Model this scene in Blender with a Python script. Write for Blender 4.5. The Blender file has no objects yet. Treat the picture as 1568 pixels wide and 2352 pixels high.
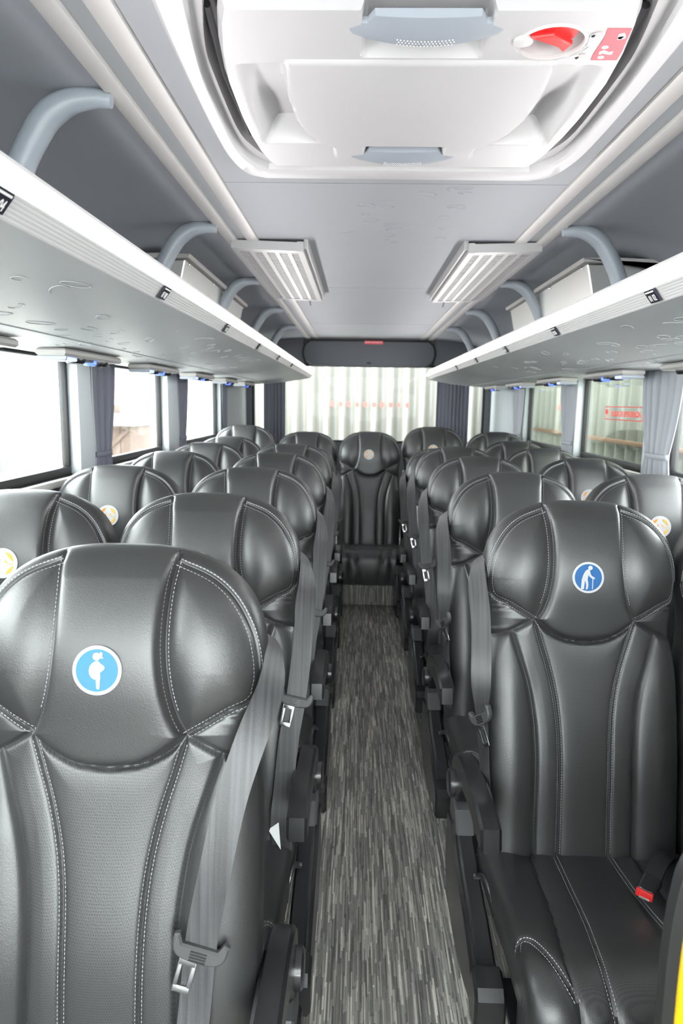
import bpy, bmesh, math, random
import numpy as np
from mathutils import Vector, Matrix

random.seed(7)
np.random.seed(7)
scene = bpy.context.scene
COL = scene.collection

# ------------------------------------------------------------------ camera
# the bus: X right, Y towards the rear, Z up, floor at Z = 0, aisle centre X = 0
PITCH, YAW, ROLL = 0.1594, -0.0223, 0.0155
cam_data = bpy.data.cameras.new('camera')
cam = bpy.data.objects.new('camera', cam_data)
COL.objects.link(cam)
cam_data.sensor_fit = 'VERTICAL'
cam_data.sensor_height = 36.0
cam_data.lens = 36.0 * 1565.0 / 2352.0
cam_data.clip_start = 0.02
cam_data.clip_end = 200
cam_data.dof.use_dof = True
cam_data.dof.focus_distance = 1.35
cam_data.dof.aperture_fstop = 6.3
_f = Vector((math.sin(YAW) * math.cos(PITCH), math.cos(YAW) * math.cos(PITCH), -math.sin(PITCH)))
_r = Vector((math.cos(YAW), -math.sin(YAW), 0))
_u = _r.cross(_f)
_r2 = _r * math.cos(ROLL) + _u * math.sin(ROLL)
_u2 = _u * math.cos(ROLL) - _r * math.sin(ROLL)
cam.matrix_world = Matrix((( _r2.x, _u2.x, -_f.x, -0.087), (_r2.y, _u2.y, -_f.y, 0.0), (_r2.z, _u2.z, -_f.z, 1.35), (0, 0, 0, 1)))
scene.camera = cam

# ------------------------------------------------------------------ world, exposure
world = bpy.data.worlds.new('world')
scene.world = world
world.use_nodes = True
_bg = world.node_tree.nodes['Background']
_bg.inputs['Color'].default_value = (0.93, 0.97, 1.0, 1)
_bg.inputs['Strength'].default_value = 5.0
LED_STRENGTH = 5.5

scene.view_settings.view_transform = 'Standard'
scene.view_settings.look = 'None'
scene.view_settings.gamma = 1.0
scene.view_settings.use_curve_mapping = False
scene.view_settings.exposure = 1.8
scene.cycles.use_denoising = True
scene.cycles.max_bounces = 8
scene.cycles.diffuse_bounces = 4
scene.cycles.glossy_bounces = 3
scene.cycles.transparent_max_bounces = 10
scene.cycles.use_adaptive_sampling = True
scene.cycles.adaptive_threshold = 0.03
scene.cycles.sample_clamp_indirect = 8.0

# ------------------------------------------------------------------ materials
MATS = {}
def mat(name, color, rough=0.5, metal=0.0, spec=0.5, bump=None, var=None, emit=None, coat=0.0, coords='Object'):
    m = bpy.data.materials.new(name)
    m.use_nodes = True
    nt = m.node_tree
    p = nt.nodes['Principled BSDF']
    p.inputs['Base Color'].default_value = (*color, 1)
    p.inputs['Roughness'].default_value = rough
    p.inputs['Metallic'].default_value = metal
    p.inputs['Specular IOR Level'].default_value = spec
    p.inputs['Coat Weight'].default_value = coat
    if emit:
        p.inputs['Emission Color'].default_value = (*emit[0], 1)
        p.inputs['Emission Strength'].default_value = emit[1]
    if bump or var:
        tc = nt.nodes.new('ShaderNodeTexCoord')
    if bump:
        n = nt.nodes.new('ShaderNodeTexNoise')
        n.inputs['Scale'].default_value = bump[0]
        n.inputs['Detail'].default_value = 4
        b = nt.nodes.new('ShaderNodeBump')
        b.inputs['Strength'].default_value = bump[1]
        b.inputs['Distance'].default_value = bump[2]
        nt.links.new(tc.outputs[coords], n.inputs['Vector'])
        nt.links.new(n.outputs['Fac'], b.inputs['Height'])
        nt.links.new(b.outputs['Normal'], p.inputs['Normal'])
    if var:
        n2 = nt.nodes.new('ShaderNodeTexNoise')
        n2.inputs['Scale'].default_value = var[0]
        n2.inputs['Detail'].default_value = 5
        r = nt.nodes.new('ShaderNodeMix')
        r.data_type = 'RGBA'
        r.inputs['A'].default_value = (*[c * (1 - var[1]) for c in color], 1)
        r.inputs['B'].default_value = (*[min(1, c * (1 + var[1])) for c in color], 1)
        nt.links.new(tc.outputs[coords], n2.inputs['Vector'])
        nt.links.new(n2.outputs['Fac'], r.inputs['Factor'])
        nt.links.new(r.outputs['Result'], p.inputs['Base Color'])
    MATS[name] = m
    return m

def math_node(nt, op, a, b=None, c=None):
    n = nt.nodes.new('ShaderNodeMath')
    n.operation = op
    for i, v in enumerate((a, b, c)):
        if v is None:
            continue
        if isinstance(v, (int, float)):
            n.inputs[i].default_value = v
        else:
            nt.links.new(v, n.inputs[i])
    return n.outputs[0]

LEATHER = (0.026, 0.026, 0.0265)
mat('leather', LEATHER, 0.405, spec=0.95, bump=(420, 0.22, 0.0012), var=(9, 0.12))
mat('leather_side', (0.019, 0.019, 0.0195), 0.42, spec=0.9, bump=(420, 0.22, 0.0012))
# perforated leather: staggered rows of pin holes
m = mat('leather_perforated', (0.037, 0.037, 0.0375), 0.43, spec=0.95)
nt = m.node_tree
p = nt.nodes['Principled BSDF']
tc = nt.nodes.new('ShaderNodeTexCoord')
sep = nt.nodes.new('ShaderNodeSeparateXYZ')
nt.links.new(tc.outputs['Object'], sep.inputs[0])
zc = math_node(nt, 'SUBTRACT', sep.outputs['Z'], sep.outputs['Y'])
gz = math_node(nt, 'MULTIPLY', zc, 300.0)
rowi = math_node(nt, 'FLOOR', gz)
odd = math_node(nt, 'MULTIPLY', math_node(nt, 'MODULO', rowi, 2.0), 0.5)
gx = math_node(nt, 'ADD', math_node(nt, 'MULTIPLY', sep.outputs['X'], 270.0), odd)
fx = math_node(nt, 'SUBTRACT', math_node(nt, 'FRACT', gx), 0.5)
fz = math_node(nt, 'SUBTRACT', math_node(nt, 'FRACT', gz), 0.5)
dist = math_node(nt, 'SQRT', math_node(nt, 'ADD', math_node(nt, 'MULTIPLY', fx, fx), math_node(nt, 'MULTIPLY', fz, fz)))
hole = math_node(nt, 'LESS_THAN', dist, 0.27)
mx = nt.nodes.new('ShaderNodeMix')
mx.data_type = 'RGBA'
mx.inputs['A'].default_value = (0.037, 0.037, 0.0375, 1)
mx.inputs['B'].default_value = (0.009, 0.009, 0.0095, 1)
nt.links.new(hole, mx.inputs['Factor'])
nt.links.new(mx.outputs['Result'], p.inputs['Base Color'])
nz = nt.nodes.new('ShaderNodeTexNoise')
nz.inputs['Scale'].default_value = 420
nt.links.new(tc.outputs['Object'], nz.inputs['Vector'])
bp = nt.nodes.new('ShaderNodeBump')
bp.inputs['Strength'].default_value = 0.2
bp.inputs['Distance'].default_value = 0.001
nt.links.new(nz.outputs['Fac'], bp.inputs['Height'])
nt.links.new(bp.outputs['Normal'], p.inputs['Normal'])

mat('thread', (0.55, 0.55, 0.56), 0.6)
mat('plastic_black', (0.016, 0.016, 0.017), 0.27, spec=0.8, bump=(600, 0.15, 0.0006))
mat('plastic_gloss', (0.024, 0.024, 0.026), 0.28, spec=0.8, coat=0.5)
mat('grille_white', (0.36, 0.355, 0.36), 0.4)
mat('steel', (0.9, 0.9, 0.92), 0.25, metal=1.0)
m = mat('webbing', (0.07, 0.07, 0.075), 0.42, spec=0.7, bump=(900, 0.4, 0.0008))
nt = m.node_tree
tcw = nt.nodes.new('ShaderNodeTexCoord')
mpw = nt.nodes.new('ShaderNodeMapping')
mpw.inputs['Scale'].default_value = (170, 4, 4)
nzw = nt.nodes.new('ShaderNodeTexNoise')
nzw.inputs['Scale'].default_value = 1.0
crw = nt.nodes.new('ShaderNodeValToRGB')
crw.color_ramp.elements[0].position = 0.35
crw.color_ramp.elements[0].color = (0.022, 0.022, 0.024, 1)
crw.color_ramp.elements[1].position = 0.65
crw.color_ramp.elements[1].color = (0.055, 0.055, 0.058, 1)
nt.links.new(tcw.outputs['Object'], mpw.inputs['Vector'])
nt.links.new(mpw.outputs['Vector'], nzw.inputs['Vector'])
nt.links.new(nzw.outputs['Fac'], crw.inputs['Fac'])
nt.links.new(crw.outputs['Color'], nt.nodes['Principled BSDF'].inputs['Base Color'])
mat('grip_plastic', (0.06, 0.06, 0.062), 0.5)
mat('chrome', (0.8, 0.8, 0.82), 0.16, metal=1.0)
mat('frame_metal', (0.05, 0.05, 0.055), 0.4, metal=0.6)
mat('white_plastic', (0.62, 0.61, 0.62), 0.36, bump=(700, 0.06, 0.0005))
mat('hatch_white', (0.52, 0.512, 0.525), 0.42, bump=(500, 0.06, 0.0005), var=(6, 0.03))
mat('handle_grey', (0.33, 0.36, 0.41), 0.42, bump=(500, 0.1, 0.0005))
mat('trim_beige', (0.45, 0.435, 0.43), 0.4)
mat('trim_grey', (0.25, 0.265, 0.28), 0.5, bump=(300, 0.1, 0.0006))
mat('ceiling_grey', (0.33, 0.34, 0.362), 0.75, spec=0.25, bump=(260, 0.12, 0.0008), var=(3, 0.04))
mat('ceiling_dark', (0.34, 0.355, 0.39), 0.7, spec=0.3, bump=(300, 0.12, 0.0008))
mat('rack_grey', (0.45, 0.465, 0.48), 0.45, bump=(280, 0.12, 0.0008), var=(4, 0.04))
mat('bracket_grey', (0.30, 0.33, 0.37), 0.34, bump=(350, 0.2, 0.001))
mat('rear_grey', (0.085, 0.09, 0.105), 0.55, bump=(350, 0.1, 0.0008))
mat('wall_grey', (0.33, 0.36, 0.37), 0.6, bump=(200, 0.1, 0.0008))
mat('wall_dark', (0.05, 0.045, 0.045), 0.6)
mat('sill_cream', (0.62, 0.61, 0.58), 0.5)
mat('pillar_grey', (0.52, 0.55, 0.57), 0.5, bump=(200, 0.1, 0.0008))
mat('rubber', (0.01, 0.01, 0.011), 0.5)
mat('void_black', (0.008, 0.008, 0.01), 0.6)
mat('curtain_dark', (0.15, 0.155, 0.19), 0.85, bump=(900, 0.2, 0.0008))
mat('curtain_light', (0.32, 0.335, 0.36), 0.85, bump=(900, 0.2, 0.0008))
mat('led', (0.9, 0.9, 0.9), 0.4, emit=((1.0, 0.97, 0.96), LED_STRENGTH))
mat('blue_led', (0.1, 0.2, 0.9), 0.3, emit=((0.06, 0.12, 1.0), 0.6))
mat('unit_grey', (0.36, 0.35, 0.34), 0.45)
mat('lamp_lens', (0.5, 0.55, 0.8), 0.2, emit=((0.35, 0.45, 1.0), 0.35))
mat('badge_white', (0.5, 0.5, 0.51), 0.7, bump=(1500, 0.4, 0.0006))
mat('badge_lightblue', (0.045, 0.18, 0.30), 0.7, bump=(1500, 0.4, 0.0006))  # same blue as badge_blue, lightened to carry the stronger light on that seat
mat('badge_blue', (0.016, 0.11, 0.30), 0.7, bump=(1500, 0.4, 0.0006))
mat('badge_orange', (0.7, 0.26, 0.03), 0.7, bump=(1500, 0.4, 0.0006))
mat('badge_yellow', (0.7, 0.42, 0.08), 0.7, bump=(1500, 0.4, 0.0006))
mat('red_plastic', (0.75, 0.03, 0.03), 0.35)
mat('red_print', (0.80, 0.10, 0.13), 0.5)
mat('red_mark', (0.72, 0.05, 0.04), 0.6)
mat('pink_print', (0.82, 0.5, 0.52), 0.5)
mat('yellow_paint', (0.95, 0.55, 0.01), 0.35)
mat('brushed_metal', (0.66, 0.66, 0.64), 0.34, metal=0.9, bump=(60, 0.05, 0.001))
mat('plate_black', (0.02, 0.02, 0.035), 0.3)
mat('label_white', (0.85, 0.85, 0.85), 0.5)
mat('fence_white', (0.16, 0.16, 0.145), 0.45, metal=0.0, var=(2, 0.05))
mat('fence_green', (0.2, 0.21, 0.185), 0.5, var=(2, 0.15))
mat('fence_rail', (0.15, 0.085, 0.05), 0.6)
mat('concrete', (0.55, 0.54, 0.51), 0.9, bump=(30, 0.3, 0.01), var=(1.5, 0.15))
mat('wood_brown', (0.10, 0.07, 0.055), 0.8, var=(5, 0.3))
mat('truck_white', (0.22, 0.22, 0.22), 0.4)
mat('bus_white', (0.7, 0.7, 0.7), 0.4)
mat('stone', (0.6, 0.6, 0.6), 0.7)

def glass_mat(name, tint, refl):
    m = bpy.data.materials.new(name)
    m.use_nodes = True
    nt = m.node_tree
    nt.nodes.remove(nt.nodes['Principled BSDF'])
    out = nt.nodes['Material Output']
    tr = nt.nodes.new('ShaderNodeBsdfTransparent')
    tr.inputs['Color'].default_value = (*tint, 1)
    gl = nt.nodes.new('ShaderNodeBsdfGlossy')
    gl.inputs['Roughness'].default_value = 0.02
    lw = nt.nodes.new('ShaderNodeLayerWeight')
    lw.inputs['Blend'].default_value = 0.5
    pw = math_node(nt, 'POWER', lw.outputs['Facing'], 5.0)
    r0 = ((refl - 1) / (refl + 1)) ** 2
    fac = math_node(nt, 'ADD', math_node(nt, 'MULTIPLY', pw, 1 - r0), r0)
    mix = nt.nodes.new('ShaderNodeMixShader')
    nt.links.new(fac, mix.inputs['Fac'])
    nt.links.new(tr.outputs[0], mix.inputs[1])
    nt.links.new(gl.outputs[0], mix.inputs[2])
    nt.links.new(mix.outputs[0], out.inputs['Surface'])
    MATS[name] = m
glass_mat('glass', (0.95, 0.965, 0.95), 1.5)
glass_mat('glass_green', (0.76, 0.785, 0.74), 1.6)
glass_mat('glass_rear', (0.96, 0.97, 0.95), 1.15)
glass_mat('glass_clear', (0.96, 0.97, 0.96), 1.5)
glass_mat('clear_plastic', (0.95, 0.95, 0.96), 1.35)

# floor: short grey streaks running along the aisle
m = mat('floor_vinyl', (0.1, 0.1, 0.1), 0.5)
nt = m.node_tree
p = nt.nodes['Principled BSDF']
tc = nt.nodes.new('ShaderNodeTexCoord')
sep = nt.nodes.new('ShaderNodeSeparateXYZ')
nt.links.new(tc.outputs['Object'], sep.inputs[0])
def streak(sx, sy, seed):
    ix = math_node(nt, 'FLOOR', math_node(nt, 'MULTIPLY', sep.outputs['X'], sx))
    wn = nt.nodes.new('ShaderNodeTexWhiteNoise')
    wn.noise_dimensions = '1D'
    nt.links.new(math_node(nt, 'ADD', ix, seed), wn.inputs['W'])
    yy = math_node(nt, 'ADD', sep.outputs['Y'], sep.outputs['Z'])
    iy = math_node(nt, 'FLOOR', math_node(nt, 'ADD', math_node(nt, 'MULTIPLY', yy, sy), math_node(nt, 'MULTIPLY', wn.outputs['Value'], 9.0)))
    cv = nt.nodes.new('ShaderNodeCombineXYZ')
    nt.links.new(ix, cv.inputs[0])
    nt.links.new(iy, cv.inputs[1])
    cv.inputs[2].default_value = seed
    w2 = nt.nodes.new('ShaderNodeTexWhiteNoise')
    w2.noise_dimensions = '3D'
    nt.links.new(cv.outputs[0], w2.inputs['Vector'])
    return w2.outputs['Value']
s1 = streak(290.0, 10.0, 3.0)
s2 = streak(170.0, 5.0, 17.0)
s3 = streak(430.0, 14.0, 31.0)
tot = math_node(nt, 'ADD', math_node(nt, 'ADD', math_node(nt, 'MULTIPLY', s1, 0.45), math_node(nt, 'MULTIPLY', s2, 0.33)), math_node(nt, 'MULTIPLY', s3, 0.22))
cr = nt.nodes.new('ShaderNodeValToRGB')
cr.color_ramp.elements[0].position = 0.15
cr.color_ramp.elements[0].color = (0.105, 0.102, 0.098, 1)
cr.color_ramp.elements[1].position = 0.9
cr.color_ramp.elements[1].color = (0.85, 0.80, 0.72, 1)
e = cr.color_ramp.elements.new(0.55)
e.color = (0.30, 0.287, 0.265, 1)
nt.links.new(tot, cr.inputs['Fac'])
nt.links.new(cr.outputs['Color'], p.inputs['Base Color'])
bp = nt.nodes.new('ShaderNodeBump')
bp.inputs['Strength'].default_value = 0.15
bp.inputs['Distance'].default_value = 0.001
nt.links.new(tot, bp.inputs['Height'])
nt.links.new(bp.outputs['Normal'], p.inputs['Normal'])

# ------------------------------------------------------------------ mesh helpers
def mesh_from(name, verts, faces, smooth=True, angle=40):
    me = bpy.data.meshes.new(name)
    me.from_pydata([tuple(map(float, v)) for v in verts], [], [tuple(map(int, f)) for f in faces])
    me.validate()
    bm = bmesh.new()
    bm.from_mesh(me)
    bmesh.ops.recalc_face_normals(bm, faces=bm.faces)
    bm.to_mesh(me)
    bm.free()
    if smooth:
        me.polygons.foreach_set('use_smooth', [True] * len(me.polygons))
        me.set_sharp_from_angle(angle=math.radians(angle))
    return me

def link(name, me, material=None, parent=None, loc=(0, 0, 0)):
    o = bpy.data.objects.new(name, me)
    COL.objects.link(o)
    o.location = loc
    if material is not None and me is not None and not me.materials:
        me.materials.append(MATS[material])
    if parent is not None:
        o.parent = parent
    return o

def tag(o, label=None, cat=None, group=None, kind=None):
    if label: o['label'] = label
    if cat: o['category'] = cat
    if group: o['group'] = group
    if kind: o['kind'] = kind
    return o

def thing(name, label, cat, loc=(0, 0, 0), group=None):
    o = bpy.data.objects.new(name, None)
    o.empty_display_size = 0.05
    COL.objects.link(o)
    o.location = loc
    return tag(o, label, cat, group)

class MB:
    def __init__(self):
        self.v = []
        self.f = []
    def add(self, v, f):
        n = len(self.v)
        self.v += [tuple(q) for q in v]
        self.f += [tuple(i + n for i in q) for q in f]
        return self
    def box(self, x0, x1, y0, y1, z0, z1, c=0.0, rot=None, at=None):
        if c <= 0:
            v = [(x, y, z) for x in (x0, x1) for y in (y0, y1) for z in (z0, z1)]
            f = [(0, 1, 3, 2), (4, 6, 7, 5), (0, 4, 5, 1), (2, 3, 7, 6), (0, 2, 6, 4), (1, 5, 7, 3)]
        else:
            bm = bmesh.new()
            bmesh.ops.create_cube(bm, size=1)
            for q in bm.verts:
                q.co = Vector(((x0 + x1) / 2 + q.co.x * (x1 - x0), (y0 + y1) / 2 + q.co.y * (y1 - y0), (z0 + z1) / 2 + q.co.z * (z1 - z0)))
            bmesh.ops.bevel(bm, geom=list(bm.edges), offset=c, segments=2, profile=0.5, affect='EDGES')
            bm.verts.index_update()
            v = [tuple(q.co) for q in bm.verts]
            f = [tuple(q.index for q in fc.verts) for fc in bm.faces]
            bm.free()
        if rot is not None:
            M = rot
            o = Vector(at or (0, 0, 0))
            v = [tuple(M @ (Vector(q) - o) + o) for q in v]
        return self.add(v, f)
    def prism(self, poly, axis, a, b, c=0.0):
        """poly in the two other axes (in order), extruded along axis from a to b; chamfer c on both ends"""
        def P(q, t):
            if axis == 'x': return (t, q[0], q[1])
            if axis == 'y': return (q[0], t, q[1])
            return (q[0], q[1], t)
        n = len(poly)
        if c > 0:
            ins = inset(poly, c)
            s = 1 if b > a else -1
            rings = [(ins, a), (poly, a + s * c), (poly, b - s * c), (ins, b)]
        else:
            rings = [(poly, a), (poly, b)]
        v = []
        for pl, t in rings:
            v += [P(q, t) for q in pl]
        f = []
        for k in range(len(rings) - 1):
            for i in range(n):
                j = (i + 1) % n
                f.append((k * n + i, k * n + j, (k + 1) * n + j, (k + 1) * n + i))
        f.append(tuple(range(n - 1, -1, -1)))
        f.append(tuple((len(rings) - 1) * n + i for i in range(n)))
        return self.add(v, f)
    def tube(self, pts, rad, seg=10, flat=None, closed=False):
        """tube along pts; rad number or list; flat=(vec, ratio) squashes along vec"""
        pts = [Vector(q) for q in pts]
        n = len(pts)
        rads = rad if isinstance(rad, (list, tuple)) else [rad] * n
        v, f = [], []
        prev = None
        for i, q in enumerate(pts):
            t = (pts[min(i + 1, n - 1)] - pts[max(i - 1, 0)]).normalized()
            ref = Vector((0, 0, 1)) if abs(t.z) < 0.9 else Vector((0, 1, 0))
            if flat: ref = Vector(flat[0])
            a = t.cross(ref).normalized() if prev is None or flat else (prev - t * prev.dot(t)).normalized()
            prev = a
            b = t.cross(a).normalized()
            for k in range(seg):
                w = 2 * math.pi * k / seg
                v.append(tuple(q + a * math.cos(w) * rads[i] + b * math.sin(w) * rads[i] * (flat[1] if flat else 1)))
        for i in range(n - 1):
            for k in range(seg):
                l = (k + 1) % seg
                f.append((i * seg + k, i * seg + l, (i + 1) * seg + l, (i + 1) * seg + k))
        f.append(tuple(range(seg)))
        f.append(tuple((n - 1) * seg + k for k in range(seg)))
        return self.add(v, f)
    def lathe(self, prof, origin, axis, seg=20, caps=(True, True)):
        """prof list of (r, h) along axis"""
        ax = Vector(axis).normalized()
        ref = Vector((0, 0, 1)) if abs(ax.z) < 0.9 else Vector((1, 0, 0))
        a = ax.cross(ref).normalized()
        b = ax.cross(a)
        o = Vector(origin)
        v, f = [], []
        for r, h in prof:
            for k in range(seg):
                w = 2 * math.pi * k / seg
                v.append(tuple(o + ax * h + (a * math.cos(w) + b * math.sin(w)) * max(r, 1e-5)))
        for i in range(len(prof) - 1):
            for k in range(seg):
                l = (k + 1) % seg
                f.append((i * seg + k, i * seg + l, (i + 1) * seg + l, (i + 1) * seg + k))
        if caps[0]: f.append(tuple(range(seg)))
        if caps[1]: f.append(tuple((len(prof) - 1) * seg + k for k in range(seg)))
        return self.add(v, f)
    def me(self, name='mesh', smooth=True, angle=40):
        return mesh_from(name, self.v, self.f, smooth, angle)
    def build(self, name, material, parent=None, smooth=True, angle=40):
        return link(name, self.me(name, smooth, angle), material, parent)

def inset(poly, d):
    n = len(poly)
    area = sum(poly[i][0] * poly[(i + 1) % n][1] - poly[(i + 1) % n][0] * poly[i][1] for i in range(n))
    s = 1 if area > 0 else -1
    out = []
    for i in range(n):
        p0, p1, p2 = (np.array(poly[k % n], float) for k in (i - 1, i, i + 1))
        e1 = (p1 - p0) / (np.linalg.norm(p1 - p0) + 1e-9)
        e2 = (p2 - p1) / (np.linalg.norm(p2 - p1) + 1e-9)
        n1 = np.array((-e1[1], e1[0])) * s
        n2 = np.array((-e2[1], e2[0])) * s
        m_ = n1 + n2
        m_ = m_ / max(0.4, np.dot(m_, m_) / 2)
        out.append(tuple(p1 + m_ * d))
    return out

def smooth_path(pts, n=8):
    """Catmull-Rom through pts"""
    P = [np.array(q, float) for q in pts]
    P = [2 * P[0] - P[1]] + P + [2 * P[-1] - P[-2]]
    out = []
    for i in range(1, len(P) - 2):
        for k in range(n):
            t = k / n
            a, b, c, d = P[i - 1], P[i], P[i + 1], P[i + 2]
            out.append(0.5 * (2 * b + (c - a) * t + (2 * a - 5 * b + 4 * c - d) * t * t + (3 * b - a - 3 * c + d) * t ** 3))
    out.append(P[-2])
    return [tuple(q) for q in out]

def text_mesh(body, size, extrude=0.0004, align='CENTER'):
    cu = bpy.data.curves.new('txt', 'FONT')
    cu.body = body
    cu.size = size
    cu.extrude = extrude
    cu.align_x = align
    cu.align_y = 'CENTER'
    cu.resolution_u = 2
    o = bpy.data.objects.new('txt', cu)
    COL.objects.link(o)
    bpy.context.view_layer.update()
    me = bpy.data.meshes.new_from_object(o)
    bpy.data.objects.remove(o)
    bpy.data.curves.remove(cu)
    return me

def frame_matrix(origin, xdir, ydir):
    x = Vector(xdir).normalized()
    y = Vector(ydir)
    y = (y - x * y.dot(x)).normalized()
    z = x.cross(y)
    return Matrix(((x.x, y.x, z.x, origin[0]), (x.y, y.y, z.y, origin[1]), (x.z, y.z, z.z, origin[2]), (0, 0, 0, 1)))

def struct(o):
    o['kind'] = 'structure'
    return o

# ------------------------------------------------------------------ the bus body
YF, YR, XW = -1.15, 6.45, 1.15
SILL, HEAD = 1.085, 1.50

o = MB().box(-XW - 0.08, XW + 0.08, YF, YR, -0.06, 0.0).build('floor', 'floor_vinyl', smooth=False)
struct(o); o['label'] = 'grey streaked vinyl floor along the aisle'
o = MB().box(-XW, XW, 4.46, YR, 0.0, 0.18, 0.004).build('floor_platform', 'floor_vinyl')
struct(o); o['label'] = 'raised floor platform under the rear seats'

# windows per side: (y0, y1) openings
WIN = {-1: [(-1.05, -0.1), (0.1, 1.18), (1.35, 2.55), (2.74, 3.76), (4.02, 5.24)],
       1: [(1.6, 2.78), (2.96, 3.885), (3.90, 5.12)]}
wn = 1
for s, side in ((-1, 'left'), (1, 'right')):
    t = MB()
    a, b = sorted((s * XW, s * (XW + 0.06)))
    ys = YF
    t.box(a, b, ys, YR, 0.0, SILL - 0.02)
    t.box(a, b, ys, YR, HEAD, 1.62)
    w = t.build('wall_' + side, 'wall_dark', smooth=False)
    struct(w); w['label'] = 'dark lower side wall of the bus on the ' + side
    # pillars between the openings
    edges = [ys] + [q for pr in WIN[s] for q in pr] + [YR]
    for k in range(0, len(edges), 2):
        y0, y1 = edges[k], edges[k + 1]
        last = k == len(edges) - 2
        x0, x1 = sorted((s * (XW - (0.012 if last else 0.02)), s * (XW + 0.055)))
        pb = MB()
        if last:
            pb.box(x0, x1, y0, y1, SILL - 0.02, HEAD, 0.004)
            pb.build('corner_panel', 'wall_grey', w)
        else:
            pb.box(x0, x1, y0, y1, SILL - 0.02, HEAD, 0.008)
            pb.build('pillar', 'pillar_grey', w)
    x0, x1 = sorted((s * (XW - 0.02), s * (XW + 0.01)))
    MB().box(x0, x1, ys, 5.4, SILL - 0.045, SILL - 0.02, 0.004).build('sill_rail', 'sill_cream', w)
    for y0, y1 in WIN[s]:
        x0, x1 = sorted((s * (XW + 0.018), s * (XW + 0.048)))
        fr = MB()
        bw = 0.018
        fr.box(x0, x1, y0, y1, SILL - 0.02, SILL + 0.012, 0.004)
        fr.box(x0, x1, y0, y1, HEAD - 0.012, HEAD, 0.003)
        fr.box(x0, x1, y0, y0 + bw, SILL + 0.012, HEAD - 0.012, 0.004)
        fr.box(x0, x1, y1 - bw, y1, SILL + 0.012, HEAD - 0.012, 0.004)
        wo = fr.build('window_%d' % wn, 'rubber')
        struct(wo); wo['label'] = 'black rubber framed side window on the ' + side
        xa, xb = sorted((s * (XW + 0.028), s * (XW + 0.033)))
        MB().box(xa, xb, y0 + bw, y1 - bw, SILL + 0.012, HEAD - 0.012).build('pane', 'glass' if s < 0 else ('glass_green' if y1 > 2.8 else 'glass_clear'), wo, smooth=False)
        wn += 1

# rear wall with its wide window
t = MB()
t.box(-XW - 0.06, XW + 0.06, YR, YR + 0.06, 0.0, 0.98)
t.box(-XW - 0.06, XW + 0.06, YR, YR + 0.06, 1.70, 2.0)
t.box(-XW - 0.06, -1.085, YR, YR + 0.06, 0.98, 1.70)
t.box(1.085, XW + 0.06, YR, YR + 0.06, 0.98, 1.70)
w = t.build('wall_rear', 'rear_grey', smooth=False)
struct(w); w['label'] = 'dark grey rear wall around the wide rear window'
fr = MB()
fr.box(-1.085, 1.085, YR + 0.01, YR + 0.05, 0.98, 1.0, 0.003)
fr.box(-1.085, 1.085, YR + 0.01, YR + 0.05, 1.68, 1.70, 0.003)
fr.box(-1.085, -1.065, YR + 0.01, YR + 0.05, 1.0, 1.68, 0.003)
fr.box(1.065, 1.085, YR + 0.01, YR + 0.05, 1.0, 1.68, 0.003)
wo = fr.build('window_%d' % wn, 'rubber')
struct(wo); wo['label'] = 'wide rear window of the bus'
MB().box(-1.065, 1.065, YR + 0.028, YR + 0.033, 1.0, 1.68).build('pane', 'glass_rear', wo, smooth=False)
wn += 1
# front wall with the windscreen (behind the camera)
t = MB()
t.box(-XW - 0.06, XW + 0.06, YF - 0.06, YF, 0.0, 0.45)
t.box(-XW - 0.06, XW + 0.06, YF - 0.06, YF, 1.90, 2.0)
t.box(-XW - 0.06, -1.12, YF - 0.06, YF, 0.45, 1.90)
t.box(1.12, XW + 0.06, YF - 0.06, YF, 0.45, 1.90)
w = t.build('wall_front', 'rear_grey', smooth=False)
struct(w); w['label'] = 'front wall around the windscreen'
fr = MB()
fr.box(-1.12, 1.12, YF - 0.05, YF - 0.01, 0.45, 0.48, 0.003)
fr.box(-1.12, 1.12, YF - 0.05, YF - 0.01, 1.87, 1.90, 0.003)
fr.box(-1.12, -1.09, YF - 0.05, YF - 0.01, 0.48, 1.87, 0.003)
fr.box(1.09, 1.12, YF - 0.05, YF - 0.01, 0.48, 1.87, 0.003)
wo = fr.build('window_%d' % wn, 'rubber')
struct(wo); wo['label'] = 'windscreen of the bus'
MB().box(-1.09, 1.09, YF - 0.033, YF - 0.028, 0.48, 1.87).build('pane', 'glass', wo, smooth=False)

# ceiling: flat middle with the hatch opening, side panels falling to the walls
ZC = 1.927
HX, HY0, HY1 = 0.36, 0.98, 1.78
t = MB()
t.box(-0.58, 0.58, YF, HY0, ZC, ZC + 0.03)
t.box(-0.58, 0.58, HY1, YR, ZC, ZC + 0.03)
t.box(-0.58, -HX, HY0, HY1, ZC, ZC + 0.03)
t.box(HX, 0.58, HY0, HY1, ZC, ZC + 0.03)
ceil = t.build('ceiling', 'ceiling_grey', smooth=False)
struct(ceil); ceil['label'] = 'pale grey ceiling panel of the bus'
prof = smooth_path([(0.571, 1.926), (0.70, 1.922), (0.83, 1.91), (0.96, 1.88), (1.07, 1.82), (1.13, 1.72), (1.15, 1.60), (1.15, 1.50)], 4)
for s in (-1, 1):
    pl = [(s * x, z) for x, z in prof] + [(s * (x + 0.04), z + 0.03) for x, z in reversed(prof)]
    MB().prism(pl, 'y', YF, YR).build('ceiling_side', 'ceiling_dark', ceil, angle=30)
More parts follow.
